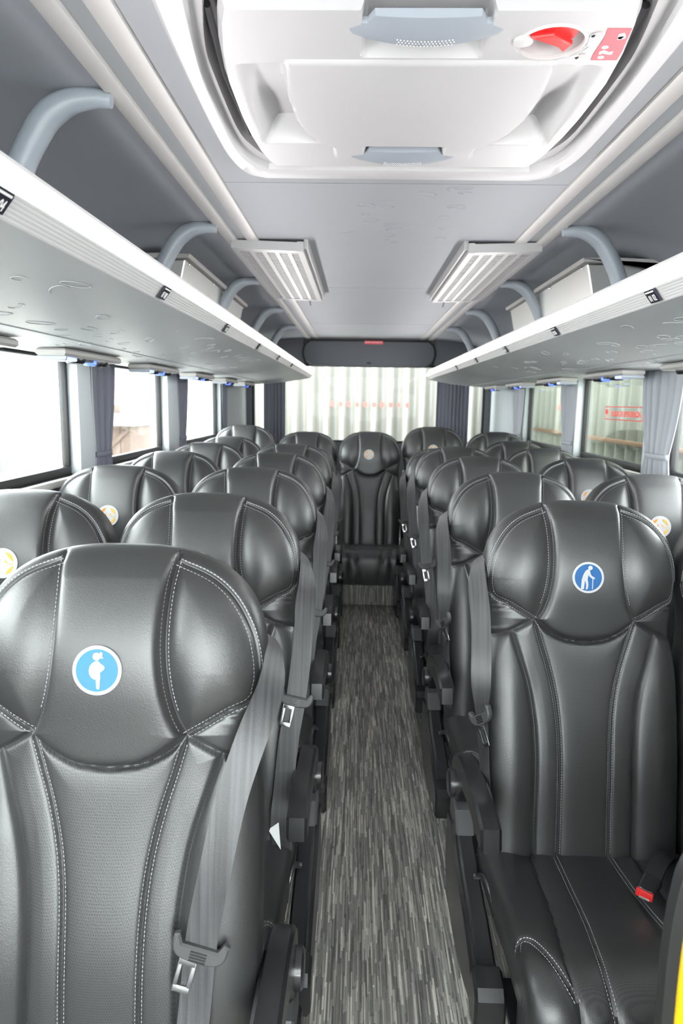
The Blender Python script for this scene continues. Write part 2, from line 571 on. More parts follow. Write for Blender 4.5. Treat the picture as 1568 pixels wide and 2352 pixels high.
# seams across the ceiling
for y in (1.93, 3.6, 5.2):
    MB().box(-0.457, 0.457, y, y + 0.003, ZC - 0.0012, ZC + 0.01).build('ceiling_seam', 'trim_grey', ceil, smooth=False)
tn = 1
for s in (-1, 1):
    for x0, x1, m_, dz in ((0.457, 0.499, 'trim_beige', 0.008), (0.499, 0.535, 'trim_grey', 0.002), (0.535, 0.573, 'trim_beige', 0.012)):
        a, b = sorted((s * x0, s * x1))
        o = MB().box(a, b, YF, 6.36, ZC - dz, ZC + 0.02, 0.002).build('trim_%d' % tn, m_)
        struct(o); o['label'] = 'long ceiling trim strip beside the luggage rack'
        tn += 1
# embossed leaves on the ceiling behind the hatch
def leaf_ring(mb, P, eu, ev, a, b, h, ang=0.0, n=14, gap=0):
    """thin raised outline of a leaf: P centre, eu/ev surface directions (Vectors)"""
    pts = []
    for k in range(n + 1 - gap):
        w = 2 * math.pi * k / n + ang
        pts.append(P + eu * (a * math.cos(w)) + ev * (b * math.sin(w)))
    mb.tube(pts, h, 5)
mb = MB()
rl = random.Random(3)
for k in range(26):
    P = Vector((rl.uniform(-0.14, 0.2), rl.uniform(1.95, 2.6), ZC - 0.0005))
    leaf_ring(mb, P, Vector((1, rl.uniform(-.3, .3), 0)), Vector((0, 1, 0)), rl.uniform(0.012, 0.034), rl.uniform(0.008, 0.018), 0.0012, rl.uniform(0, 6), 14, rl.choice((0, 5, 7)))
o = mb.build('leaf_embossing', 'ceiling_grey', ceil)
o['kind'] = 'stuff'

# ------------------------------------------------------------------ luggage racks with light strips
def rack(s):
    side = 'left' if s < 0 else 'right'
    r = thing('luggage_rack', 'overhead luggage rack with white light strip along the %s windows' % side, 'luggage rack', (s * 0.8, 2.2, 1.5), 'luggage racks')
    r['label'] = 'overhead luggage rack with white light strip along the %s side of the bus' % side
    inv = Matrix.Translation((-s * 0.8, -2.2, -1.5))
    y0, y1 = 0.42, 6.02
    def P(poly, name, material, ya=y0, yb=y1, angle=30):
        mb = MB().prism([(s * x, z) for x, z in poly], 'y', ya, yb)
        o = mb.build(name, material, r, angle=angle)
        o.matrix_parent_inverse = inv
        return o
    under = smooth_path([(0.513, 1.557), (0.60, 1.541), (0.72, 1.522), (0.86, 1.507), (1.0, 1.4985), (1.145, 1.497)], 5)
    P(under + [(1.145, 1.53), (0.53, 1.575)], 'underside', 'rack_grey')
    P([(0.86, 1.5072), (0.864, 1.5068), (0.864, 1.5045), (0.86, 1.505)], 'seam', 'trim_grey')
    # ribbed white profile under the light
    ribs = [(0.492, 1.585)]
    for k in range(6):
        f0, f1 = (k + 0.15) / 6, (k + 0.85) / 6
        for f_, q in ((f0, 0.0), (f0 + 0.02, 0.0006), (f1 - 0.02, 0.0006), (f1, 0.0)):
            ribs.append((0.492 + 0.021 * f_ - q * 0.8, 1.585 - 0.028 * f_ - q * 0.6))
    P(ribs + [(0.513, 1.557), (0.54, 1.575), (0.53, 1.60)], 'profile', 'white_plastic', angle=25)
    P([(0.518, 1.634), (0.507, 1.616), (0.494, 1.588), (0.505, 1.59), (0.535, 1.62)], 'light_strip', 'led')
    P([(0.520, 1.641), (0.5175, 1.634), (0.532, 1.62), (0.55, 1.60), (0.56, 1.60), (0.54, 1.636), (0.528, 1.642)], 'top_lip', 'white_plastic')
    P([(0.55, 1.604), (0.56, 1.598), (1.14, 1.545), (1.145, 1.53), (0.54, 1.58)], 'tray', 'ceiling_dark')
    P([(0.49, 1.585), (0.518, 1.64), (0.56, 1.61), (1.14, 1.56), (1.145, 1.495), (1.0, 1.4965), (0.86, 1.505), (0.72, 1.520), (0.60, 1.539), (0.511, 1.555)], 'end_cap', 'rack_grey', y1, y1 + 0.012)
    # embossed leaves
    mb = MB()
    rr = random.Random(11 + s)
    for k in range(60):
        u = rr.uniform(0.57, 0.95)
        y = rr.uniform(0.9, 3.6)
        z = np.interp(u, [q[0] for q in under], [q[1] for q in under])
        slope = np.interp(u + 0.01, [q[0] for q in under], [q[1] for q in under]) - z
        eu = Vector((s * 0.01, 0, slope)).normalized()
        P_ = Vector((s * u, y, z - 0.0006))
        d = rr.uniform(-0.5, 0.5)
        leaf_ring(mb, P_, (Vector((0, 1, 0)) + eu * d).normalized(), eu, rr.uniform(0.016, 0.045), rr.uniform(0.009, 0.02), 0.0008, rr.uniform(0, 6), 14, rr.choice((0, 0, 4, 6)))
    o = mb.build('leaf_embossing', 'rack_grey', r)
    o.matrix_parent_inverse = inv
    o['kind'] = 'stuff'
    # curved brackets from the ceiling trim down to the tray
    path = smooth_path([(0.563, 1.905), (0.60, 1.909), (0.645, 1.902), (0.685, 1.878), (0.715, 1.838), (0.742, 1.79), (0.765, 1.73), (0.79, 1.64), (0.80, 1.575)], 5)
    br = None
    for y in (1.38, 2.34, 3.33, 4.34, 5.3):
        if br is None:
            mb = MB()
            n = len(path)
            rad = [0.014 + 0.013 * min(1, (k / n) * 3.0) for k in range(n)]
            mb.tube([(s * x, 0, z) for x, z in path], rad, 14, flat=((0, 1, 0), 0.85))
            br = mb.me('bracket')
        o = link('bracket', br, 'bracket_grey', r)
        o.matrix_parent_inverse = inv
        o.location = (0, y, 0)
        ft = MB().box(s * 0.797 - 0.032, s * 0.797 + 0.032, -0.03, 0.03, 1.572, 1.70, 0.01)
        q = ft.build('foot', 'rear_grey', o)
    return r
rack(-1)
rack(1)

# ------------------------------------------------------------------ roof hatch
hz = 1.905
hatch = thing('roof_hatch', 'white emergency roof hatch with grey handles and red release knob', 'roof hatch', (0.0, 1.4, ZC))
hinv = Matrix.Translation((0.0, -1.4, -ZC))
def hpart(mb, name, material, angle=40, parent=None):
    o = mb.build(name, material, parent or hatch, angle=angle)
    if parent is None:
        o.matrix_parent_inverse = hinv
    return o
outer = smooth_path([(-0.385, 0.92), (-0.397, 1.1), (-0.402, 1.35), (-0.404, 1.58), (-0.398, 1.70), (-0.375, 1.80), (-0.33, 1.826)], 5) + \
        smooth_path([(0.33, 1.832), (0.378, 1.806), (0.405, 1.70), (0.412, 1.58), (0.41, 1.35), (0.405, 1.1), (0.392, 0.92)], 5)
inner = smooth_path([(-0.300, 1.0), (-0.318, 1.07), (-0.345, 1.20), (-0.352, 1.30), (-0.353, 1.55), (-0.335, 1.65), (-0.308, 1.722)], 5) + \
        smooth_path([(0.305, 1.726), (0.338, 1.65), (0.356, 1.55), (0.355, 1.30), (0.347, 1.20), (0.322, 1.07), (0.305, 1.0)], 5)
# frame ring: outer skirt on the ceiling, rounded face, inner wall going up
n = len(outer)
assert len(inner) == n
def lerp_poly(a, b, t):
    return [(p[0] + (q[0] - p[0]) * t, p[1] + (q[1] - p[1]) * t) for p, q in zip(a, b)]
rings = [(outer, ZC), (lerp_poly(outer, inner, 0.06), hz + 0.003), (lerp_poly(outer, inner, 0.16), hz - 0.004), (lerp_poly(outer, inner, 0.62), hz - 0.006),
         (lerp_poly(outer, inner, 0.70), hz - 0.001), (lerp_poly(outer, inner, 0.74), hz + 0.012), (lerp_poly(outer, inner, 0.96), hz + 0.016), (inner, hz + 0.03), (inner, 2.02)]
mb = MB()
v, f = [], []
for pl, z in rings:
    v += [(x, y, z) for x, y in pl]
for k in range(len(rings) - 1):
    for i in range(n):
        j = (i + 1) % n
        f.append((k * n + i, k * n + j, (k + 1) * n + j, (k + 1) * n + i))
mb.add(v, f)
hpart(mb, 'frame', 'hatch_white', 35)
# black sheet standing in for the shade in the shaft above the lid
mb = MB()
mb.prism([(-0.42, 0.95), (0.42, 0.95), (0.42, 1.85), (-0.42, 1.85)], 'z', 2.02, 2.04)
hpart(mb, 'shaft_dark', 'void_black')
# a dark seal running between lid and frame
mb = MB()
seal_o = [(x * 0.985, y) for x, y in inner]
seal_i = [(x * 0.90, 1.4 + (y - 1.4) * 0.94) for x, y in inner]
v = [(x, y, 1.962) for x, y in seal_o] + [(x, y, 1.962) for x, y in seal_i] + [(x, y, 1.985) for x, y in seal_o] + [(x, y, 1.985) for x, y in seal_i]
f = []
for i in range(n):
    j = (i + 1) % n
    f += [(i, j, n + j, n + i), (2 * n + i, 3 * n + i, 3 * n + j, 2 * n + j), (i, 2 * n + i, 2 * n + j, j), (n + i, n + j, 3 * n + j, 3 * n + i)]
mb.add(v, f)
hpart(mb, 'seal', 'rubber')
mb = MB()
for s_ in (-1, 1):
    hpart(MB().tube([(s_ * 0.325, 1.12, 1.935), (s_ * 0.338, 1.32, 1.93), (s_ * 0.335, 1.60, 1.93)], 0.006, 8), 'hinge_rod', 'frame_metal')

# lid: height field with plateau, two scoops and handle recesses
lid_half = lambda y: np.interp(y, [1.03, 1.07, 1.15, 1.25, 1.4, 1.5, 1.6, 1.66, 1.70, 1.715], [0.288, 0.300, 0.314, 0.324, 0.326, 0.324, 0.317, 0.307, 0.292, 0.268])
NY, NX = 150, 170
ys = np.linspace(1.035, 1.712, NY)
def sstep(a, b, x):
    t = np.clip((x - a) / (b - a), 0, 1)
    return t * t * (3 - 2 * t)
def lid_z(x, y):
    """height below the frame plane"""
    ax = np.abs(x)
    w = lid_half(y)
    edge = sstep(0.0, 0.008, w - ax) * sstep(1.712, 1.69, y) 
    z = 1.905 - 0.012 * edge - 0.010 * sstep(1.712, 1.3, y) * edge
    # shield-shaped plateau
    pw = np.interp(y, [1.15, 1.2, 1.3, 1.4, 1.47, 1.52, 1.56], [0.205, 0.216, 0.222, 0.216, 0.202, 0.182, 0.15])
    plate = sstep(-0.002, 0.004, pw - ax) * sstep(1.172, 1.178, y) * sstep(1.66, 1.56, y)
    z = z - 0.005 * plate
    # scoops either side of the plateau
    sc = sstep(0.0, 0.006, ax - pw) * sstep(0.300, 0.262, ax) * sstep(1.188, 1.193, y) * sstep(1.545, 1.530, y)
    depth = 0.045 * sstep(1.17, 1.48, y) + 0.010
    z = z + sc * depth
    # recess beneath the front handle and the notch in front of it
    rec = sstep(0.094, 0.086, ax - 0.0) * sstep(1.168, 1.150, y)
    z = z + 0.026 * rec
    # recess at the rear handle
    rec2 = sstep(0.088, 0.078, ax) * sstep(1.545, 1.56, y) * sstep(1.64, 1.60, y)
    z = z + 0.016 * rec2
    # round knob recess
    rr = np.sqrt(((x - 0.190) / 1.0) ** 2 + ((y - 1.118) / 0.92) ** 2)
    z = z + 0.026 * sstep(0.052, 0.044, rr)
    return z
v, f = [], []
for i, y in enumerate(ys):
    w = float(lid_half(y))
    q = np.linspace(-1, 1, NX)
    for x in q * w:
        v.append((x, y, float(lid_z(np.array(x), np.array(y)))))
for i in range(NY - 1):
    for j in range(NX - 1):
        a = i * NX + j
        f.append((a, a + 1, a + NX + 1, a + NX))
# rim going up all round
ring = [j for j in range(NX)] + [i * NX + NX - 1 for i in range(1, NY)] + [(NY - 1) * NX + j for j in range(NX - 2, -1, -1)] + [i * NX for i in range(NY - 2, 0, -1)]
nb = len(v)
for k in ring:
    x, y, z = v[k]
    v.append((x * 0.985, 1.37 + (y - 1.37) * 0.985, 1.975))
m_ = len(ring)
for k in range(m_):
    f.append((ring[k], ring[(k + 1) % m_], nb + (k + 1) % m_, nb + k))
f.append(tuple(nb + k for k in range(m_)))
lid = hpart(MB().add(v, f), 'lid', 'hatch_white', 30)

# handles: long lens-shaped bar with raised back plate
def hatch_handle(yc, half, ydepth, zt, face, name):
    mb = MB()
    N = 24
    rows = []
    for k in range(N + 1):
        u = -1 + 2 * k / N
        x = u * half
        c = math.cos(u * math.pi / 2)
        yb = yc + ydepth * (0.35 + 0.65 * c)          # bowed front edge
        ya = yc - ydepth * (0.25 if abs(u) > 0.62 else 0.75)
        d = 0.005 + 0.013 * c ** 0.7
        rows.append([(x, ya, zt), (x, ya, zt - d * 0.7), (x, (ya + yb) / 2, zt - d), (x, yb - 0.004, zt - d * 0.9), (x, yb, zt - d * 0.45), (x, yb - 0.003, zt)])
    vv = [p_ for r_ in rows for p_ in r_]
    ff = []
    M = 6
    for i in range(N):
        for j in range(M):
            ff.append((i * M + j, i * M + (j + 1) % M, (i + 1) * M + (j + 1) % M, (i + 1) * M + j))
    ff.append(tuple(range(M)))
    ff.append(tuple(N * M + j for j in range(M)))
    mb.add(vv, ff)
    h = hpart(mb, name, 'handle_grey', 35)
    h['label'] = 'blue-grey plastic hatch handle with a dotted grip'
    dots = MB()
    for i in range(17):
        for j in range(3):
            x = -half * 0.32 + half * 0.64 * i / 16 + (0.5 if j % 2 else 0) * half * 0.04
            u = x / half
            c = math.cos(u * math.pi / 2)
            yb = yc + ydepth * (0.35 + 0.65 * c)
            dots.lathe([(0.0014, 0.0), (0.0010, 0.0012)], (x, yb - 0.008 - 0.006 * j, zt - (0.005 + 0.013 * c ** 0.7) * 0.96), (0, 0, -1), 6)
    o = dots.build('grip_dots', 'white_plastic', h)
    o.matrix_parent_inverse = Matrix()
    o['kind'] = 'stuff'
    return h
hatch_handle(1.078, 0.127, 0.042, 1.892, 1, 'handle')
hatch_handle(1.612, 0.125, 0.042, 1.898, 1, 'handle')
# red release knob under its clear cover
mb = MB()
kc = Vector((0.186, 1.105, 1.921))
poly = []
for a_, r_ in ((-20, .040), (20, .038), (50, .036), (80, .030), (105, .026), (140, .030), (165, .040), (200, .043), (240, .040), (270, .037), (310, .040)):
    poly.append((kc.x + r_ * math.cos(math.radians(a_)), kc.y + r_ * math.sin(math.radians(a_)) * 0.8 - 0.004))
mb.prism(poly, 'z', 1.886, 1.918, 0.002)
mb.prism([(kc.x - 0.032, kc.y - 0.008), (kc.x + 0.0, kc.y - 0.014), (kc.x + 0.034, kc.y + 0.012), (kc.x + 0.026, kc.y + 0.034), (kc.x + 0.014, kc.y + 0.018)], 'z', 1.878, 1.888, 0.002)
k = hpart(mb, 'release_knob', 'red_plastic')
k['label'] = 'red plastic emergency release knob'
mb = MB().lathe([(0.052, 0.0), (0.052, 0.004), (0.047, 0.006), (0.047, 0.0)], (0.190, 1.118, 1.887), (0, 0, -1), 28, caps=(False, False))
hpart(mb, 'knob_rim', 'white_plastic')
mb = MB().lathe([(0.014, 0.0), (0.0145, 0.004), (0.012, 0.005)], (0.146, 1.112, 1.884), (0, 0, -1), 20)
hpart(mb, 'cover_boss', 'white_plastic')
def lid_decal(poly, name, material, dz=0.0012):
    mb = MB()
    zz = [float(lid_z(np.array(x), np.array(y))) for x, y in poly]
    n_ = len(poly)
    vv = [(x, y, z - dz) for (x, y), z in zip(poly, zz)] + [(x, y, z - dz + 0.0008) for (x, y), z in zip(poly, zz)]
    ff = [tuple(range(n_)), tuple(range(2 * n_ - 1, n_ - 1, -1))] + [(i, (i + 1) % n_, n_ + (i + 1) % n_, n_ + i) for i in range(n_)]
    return hpart(mb.add(vv, ff), name, material)
d = lid_decal([(0.264, 1.168), (0.262, 1.150), (0.262, 1.13), (0.262, 1.10), (0.258, 1.078), (0.282, 1.078), (0.2925, 1.078), (0.297, 1.11), (0.302, 1.14), (0.304, 1.168)], 'instruction_sticker', 'red_print')
d['label'] = 'red instruction sticker with white pictograms'
for (x, y, a, b) in ((0.272, 1.128, .005, .004), (0.276, 1.158, .005, .004), (0.286, 1.1, .006, .004)):
    lid_decal([(x + a * math.cos(t_), y + b * math.sin(t_)) for t_ in np.linspace(0, 2 * math.pi, 12, endpoint=False)], 'pictogram', 'label_white', 0.002)
lid_decal([(0.268, 1.142), (0.274, 1.137), (0.283, 1.143), (0.288, 1.14), (0.289, 1.149), (0.281, 1.148), (0.274, 1.145), (0.270, 1.150)], 'pictogram', 'label_white', 0.002)
lid_decal([(0.279, 1.092), (0.286, 1.088), (0.290, 1.095), (0.285, 1.106), (0.281, 1.104)], 'pictogram', 'label_white', 0.002)
for x, y in ((0.250, 1.092), (0.246, 1.155)):
    lid_decal([(x + .006 * math.cos(t_), y + .005 * math.sin(t_)) for t_ in np.linspace(0, 2 * math.pi, 10, endpoint=False)], 'rivet_sticker', 'pink_print', 0.0016)
    hpart(MB().lathe([(0.004, 0), (0.004, 0.002), (0.002, 0.0035)], (x - 0.006, y + 0.002, float(lid_z(np.array(x), np.array(y))) - 0.001), (0, 0, -1), 12), 'rivet', 'chrome')
for t_ in range(4):
    a_ = math.radians(20 + 22 * t_)
    x, y = 0.190 + 0.060 * math.cos(a_), 1.118 + 0.056 * math.sin(a_)
    c, s_ = math.cos(a_ + math.pi / 2), math.sin(a_ + math.pi / 2)
    lid_decal([(x - c * .007 - s_ * .001, y - s_ * .007 + c * .001), (x + c * .007 - s_ * .001, y + s_ * .007 + c * .001), (x + c * .007 + s_ * .001, y + s_ * .007 - c * .001), (x - c * .007 + s_ * .001, y - s_ * .007 - c * .001)], 'arrow_dash', 'label_white', 0.0016)

# ------------------------------------------------------------------ return-air grilles on the ceiling
for s in (-1, 1):
    side = 'left' if s < 0 else 'right'
    g = thing('air_grille', 'white slatted air grille on the ceiling near the %s luggage rack' % side, 'air grille', (s * 0.43, 3.17, 1.905), 'ceiling air grilles')
    ginv = Matrix.Translation((-s * 0.43, -3.17, -1.905))
    y0, y1 = 2.56, 3.78
    def gz(x):   # inner edge hangs lower than the outer one
        return 1.897 - (0.56 - abs(x)) * 0.03
    def slab(xa, xb, ya, yb, h, name, material, dz=0.0):
        lo, hi = sorted((xa, xb), key=abs)
        v = []
        for x in (lo, hi):
            for y in (ya, yb):
                v += [(s * x, y, gz(x) - dz), (s * x, y, gz(x) - dz + h)]
        f = [(0, 1, 3, 2), (4, 6, 7, 5), (0, 4, 5, 1), (2, 3, 7, 6), (0, 2, 6, 4), (1, 5, 7, 3)]
        return v, f
    def part(lst, name, material):
        mb = MB()
        for v, f in lst:
            mb.add(v, f)
        o = mb.build(name, material, g, smooth=False)
        o.matrix_parent_inverse = ginv
        return o
    part([slab(0.295, 0.318, y0, y1, 0.034, 0, 0, 0.006), slab(0.535, 0.556, y0, y1, 0.03, 0, 0, 0.004), slab(0.318, 0.535, y0, y0 + 0.045, 0.03, 0, 0, 0.005), slab(0.318, 0.535, y1 - 0.03, y1, 0.03, 0, 0, 0.005),
          slab(0.280, 0.295, y0 + 0.01, y1 - 0.005, 0.045, 0, 0, -0.006)], 'frame', 'grille_white')
    for x in (0.352, 0.398, 0.444, 0.490):
        part([slab(x - 0.008, x + 0.008, y0 + 0.045, y1 - 0.03, 0.012, 0, 0, 0.003)], 'bar', 'grille_white')
    sl = []
    n_ = 40
    for k in range(n_):
        y = y0 + 0.05 + (y1 - y0 - 0.085) * k / (n_ - 1)
        sl.append(slab(0.318, 0.535, y, y + 0.011, 0.006, 0, 0, 0.0))
    o = part(sl, 'slats', 'grille_white')
    o['kind'] = 'stuff'
    part([slab(0.318, 0.535, y0 + 0.04, y1 - 0.03, 0.004, 0, 0, -0.012)], 'backing', 'void_black')
    mb = MB().tube([(s * 0.36, y1 + 0.0, 1.893), (s * 0.358, y1 + 0.05, 1.87)], 0.004, 8)
    o = mb.build('catch', 'rear_grey', g)
    o.matrix_parent_inverse = ginv

    # evaporator box lying in the rack
    e = thing('air_conditioner_box', 'brushed metal air conditioner box inside the %s luggage rack' % side, 'air conditioner', (s * 0.8, 3.25, 1.58), 'air conditioner boxes')
    einv = Matrix.Translation((-s * 0.8, -3.25, -1.58))
    ya, yb = 2.62, 3.9
    mb = MB().prism([(s * x, z) for x, z in ((0.738, 1.862), (0.768, 1.728), (0.80, 1.712), (1.06, 1.70), (1.06, 1.79), (0.97, 1.862))], 'y', ya, yb, 0.004)
    o = mb.build('housing', 'brushed_metal', e, angle=25)
    o.matrix_parent_inverse = einv
    mb = MB().prism([(s * x, z) for x, z in ((0.715, 1.880), (0.715, 1.872), (0.72, 1.866), (1.0, 1.862), (1.05, 1.815), (1.06, 1.83), (0.98, 1.878), (0.8, 1.884))], 'y', ya - 0.02, yb + 0.02, 0.002)
    o = mb.build('top_flange', 'trim_beige', e, angle=25)
    o.matrix_parent_inverse = einv
    for y in (2.9, 3.6):
        o = MB().box(s * 0.86 - 0.02, s * 0.86 + 0.02, y - 0.02, y + 0.02, 1.87, 1.906, 0.003).build('hanger', 'trim_beige', e)
        o.matrix_parent_inverse = einv
    for y in (2.66, 3.1, 3.5, 3.86):
        o = MB().lathe([(0.006, 0), (0.006, 0.003), (0.003, 0.005)], (s * 0.735, y, 1.856), (-s, 0, 0.1), 10).build('screw', 'chrome', e)
        o.matrix_parent_inverse = einv

# ------------------------------------------------------------------ rear locker panel, number plates, reading lights
rp = thing('rear_locker', 'dark grey rounded locker cover above the rear window', 'locker', (0, 6.40, 1.68))
rinv = Matrix.Translation((0, -6.40, -1.68))
pl = smooth_path([(-0.52, 1.682), (-0.575, 1.72), (-0.60, 1.79), (-0.585, 1.86), (-0.54, 1.905)], 6) + smooth_path([(0.54, 1.905), (0.585, 1.86), (0.60, 1.79), (0.575, 1.72), (0.52, 1.682)], 6)
o = MB().prism(pl, 'y', 6.37, 6.44, 0.008).build('cover', 'rear_grey', rp); o.matrix_parent_inverse = rinv
big = [(x * 1.02, 1.795 + (z - 1.795) * 1.06) for x, z in pl]
o = MB().prism(big, 'y', 6.40, 6.445, 0.003).build('cover_rim', 'rubber', rp); o.matrix_parent_inverse = rinv
o = MB().box(-0.018, 0.018, 6.360, 6.372, 1.700, 1.716, 0.003).build('latch', 'rubber', rp); o.matrix_parent_inverse = rinv
o = MB().box(-0.55, 0.55, 6.366, 6.371, 1.683, 1.69, 0.001).build('lower_lip', 'rear_grey', rp); o.matrix_parent_inverse = rinv
rs = MB().box(-0.045, 0.125, 6.366, 6.370, 1.878, 1.907, 0.001).build('exit_sign', 'red_print')
tag(rs, 'small red sign on the dark locker above the rear window', 'sign')
mk = MB()
for k, (a, b) in enumerate(((-.035, -.02), (-.014, 0.012), (0.02, 0.03), (0.036, 0.06), (0.066, 0.085), (0.09, 0.115))):
    mk.box(a, b, 6.3652, 6.3662, 1.888 + 0.003 * (k % 2), 1.899)
mk.build('print', 'pink_print', rs, smooth=False)
# filler between locker and rack ends
for s in (-1, 1):
    a, b = sorted((s * 0.60, s * 1.15))
    o = MB().box(a, b, 6.41, 6.45, 1.70, 1.93, 0.004).build('trim_%d' % tn, 'rear_grey'); tn += 1
    struct(o); o['label'] = 'dark grey corner filler beside the rear locker'

# seat number plates on the ribbed profile
def plate(s, y, txt, label):
    # the profile runs from (0.492,1.585) down to (0.513,1.557)
    o = thing('seat_number_plate', label, 'number plate', (s * 0.4995, y, 1.571), 'seat number plates')
    d = Vector((s * 0.021, 0, -0.028)).normalized()
    nrm = Vector((-s * 0.028, 0, -0.021)).normalized()
    xd = Vector((0, -s, 0)) if s > 0 else Vector((0, 1, 0))
    # facing the aisle: reading direction runs to the right for a viewer in the aisle
    xd = Vector((0, 1, 0)) if s < 0 else Vector((0, -1, 0))
    zd = nrm
    yd = zd.cross(xd)
    M = Matrix(((xd.x, yd.x, zd.x, 0), (xd.y, yd.y, zd.y, 0), (xd.z, yd.z, zd.z, 0), (0, 0, 0, 1))) @ Matrix.Diagonal((0.6, 0.9, 1, 1))
    b_ = MB().prism([(-0.036, -0.015), (0.036, -0.015), (0.038, 0.012), (0.034, 0.017), (-0.034, 0.017), (-0.038, 0.012)], 'z', 0.0, 0.0045, 0.001)
    me = b_.me('plate')
    me.transform(M)
    link('plate', me, 'plate_black', o)
    me = text_mesh(txt, 0.022, 0.0003)
    me.transform(M @ Matrix.Translation((0.0, -0.004, 0.005)))
    link('number', me, 'label_white', o)
    b_ = MB().box(-0.030, 0.030, 0.010, 0.0135, 0.0045, 0.0052)
    me = b_.me('stripe', False)
    me.transform(M)
    link('stripe', me, 'label_white', o)
LP = [(0.803, '03 04', 'black seat number plate reading 03 04 on the left rack, cut by the picture edge'),
      (1.47, '07 08', 'black seat number plate on the left rack below the second bracket'),
      (2.15, '11 12', 'black seat number plate on the left rack below the metal air conditioner box'),
      (2.85, '15 16', 'black seat number plate on the left rack, third from the rear end'),
      (3.55, '19 20', 'black seat number plate on the left rack, second from the rear end'),
      (4.25, '23 24', 'black seat number plate on the left rack nearest the rear window')]
RP = [(1.43, '01 02', 'black seat number plate reading 01 02, nearest on the right rack'),
      (2.12, '05 06', 'black seat number plate on the right rack, second from the front'),
      (2.82, '09 10', 'black seat number plate on the right rack, third from the front'),
      (3.52, '13 14', 'black seat number plate on the right rack, fourth from the front'),
      (4.22, '17 18', 'black seat number plate on the right rack nearest the rear window')]
for y, t_, l_ in LP:
    plate(-1, y, t_, l_)
for y, t_, l_ in RP:
    plate(1, y, t_, l_)

# reading light and air nozzle units under the racks
def reading_unit(s, y, label):
    u = thing('reading_light_unit', label, 'reading light', (s * 1.0, y, 1.497), 'reading light units under the racks')
    mb = MB()
    pl = smooth_path([(-0.045, -0.24), (-0.05, -0.1), (-0.05, 0.1), (-0.045, 0.24)], 5) + smooth_path([(0.045, 0.24), (0.05, 0.1), (0.05, -0.1), (0.045, -0.24)], 5)
    mb.prism(pl, 'z', -0.022, 0.0, 0.006)
    link('body', mb.me('body'), 'unit_grey', u)
    for yy in (-0.06, 0.14):
        q = link('nozzle', MB().lathe([(0.032, 0.0), (0.032, 0.008), (0.026, 0.016), (0.012, 0.017), (0.010, 0.010)], (0, yy, -0.021), (0, 0, -1), 18).me('nozzle'), 'plastic_black', u)
    link('lamp', MB().lathe([(0.022, 0.0), (0.022, 0.012), (0.016, 0.017)], (-s * 0.005, 0.045, -0.021), (0, 0, -1), 16).me('lamp'), 'blue_led', u)
    link('lamp', MB().box(-0.028, 0.028, -0.19, -0.11, -0.034, -0.021, 0.005).me('lens'), 'lamp_lens', u)
    link('shade', MB().prism([(-0.045, -0.235), (0.045, -0.235), (0.035, -0.205), (-0.035, -0.205)], 'z', -0.036, -0.02, 0.004).me('shade'), 'handle_grey', u)
    link('mount', MB().box(-0.03, 0.03, -0.02, 0.02, -0.03, -0.0215, 0.003).me('mount'), 'rear_grey', u)
for k, (y, l_) in enumerate(((1.52, 'cut by the left picture edge'), (2.28, 'above the bright window nearest on the left'), (3.1, 'above the second left window'), (3.92, 'above the curtain between second and third left windows'), (4.74, 'above the third left window'), (5.5, 'farthest back on the left'))):
    reading_unit(-1, y, 'white reading light and air nozzle unit ' + l_)
for k, (y, l_) in enumerate(((2.2, 'cut by the right picture edge'), (3.02, 'above the window with the red sticker'), (3.86, 'above the narrow curtain on the right'), (4.72, 'second from the rear on the right'), (5.55, 'farthest back on the right'))):
    reading_unit(1, y, 'white reading light and air nozzle unit ' + l_)

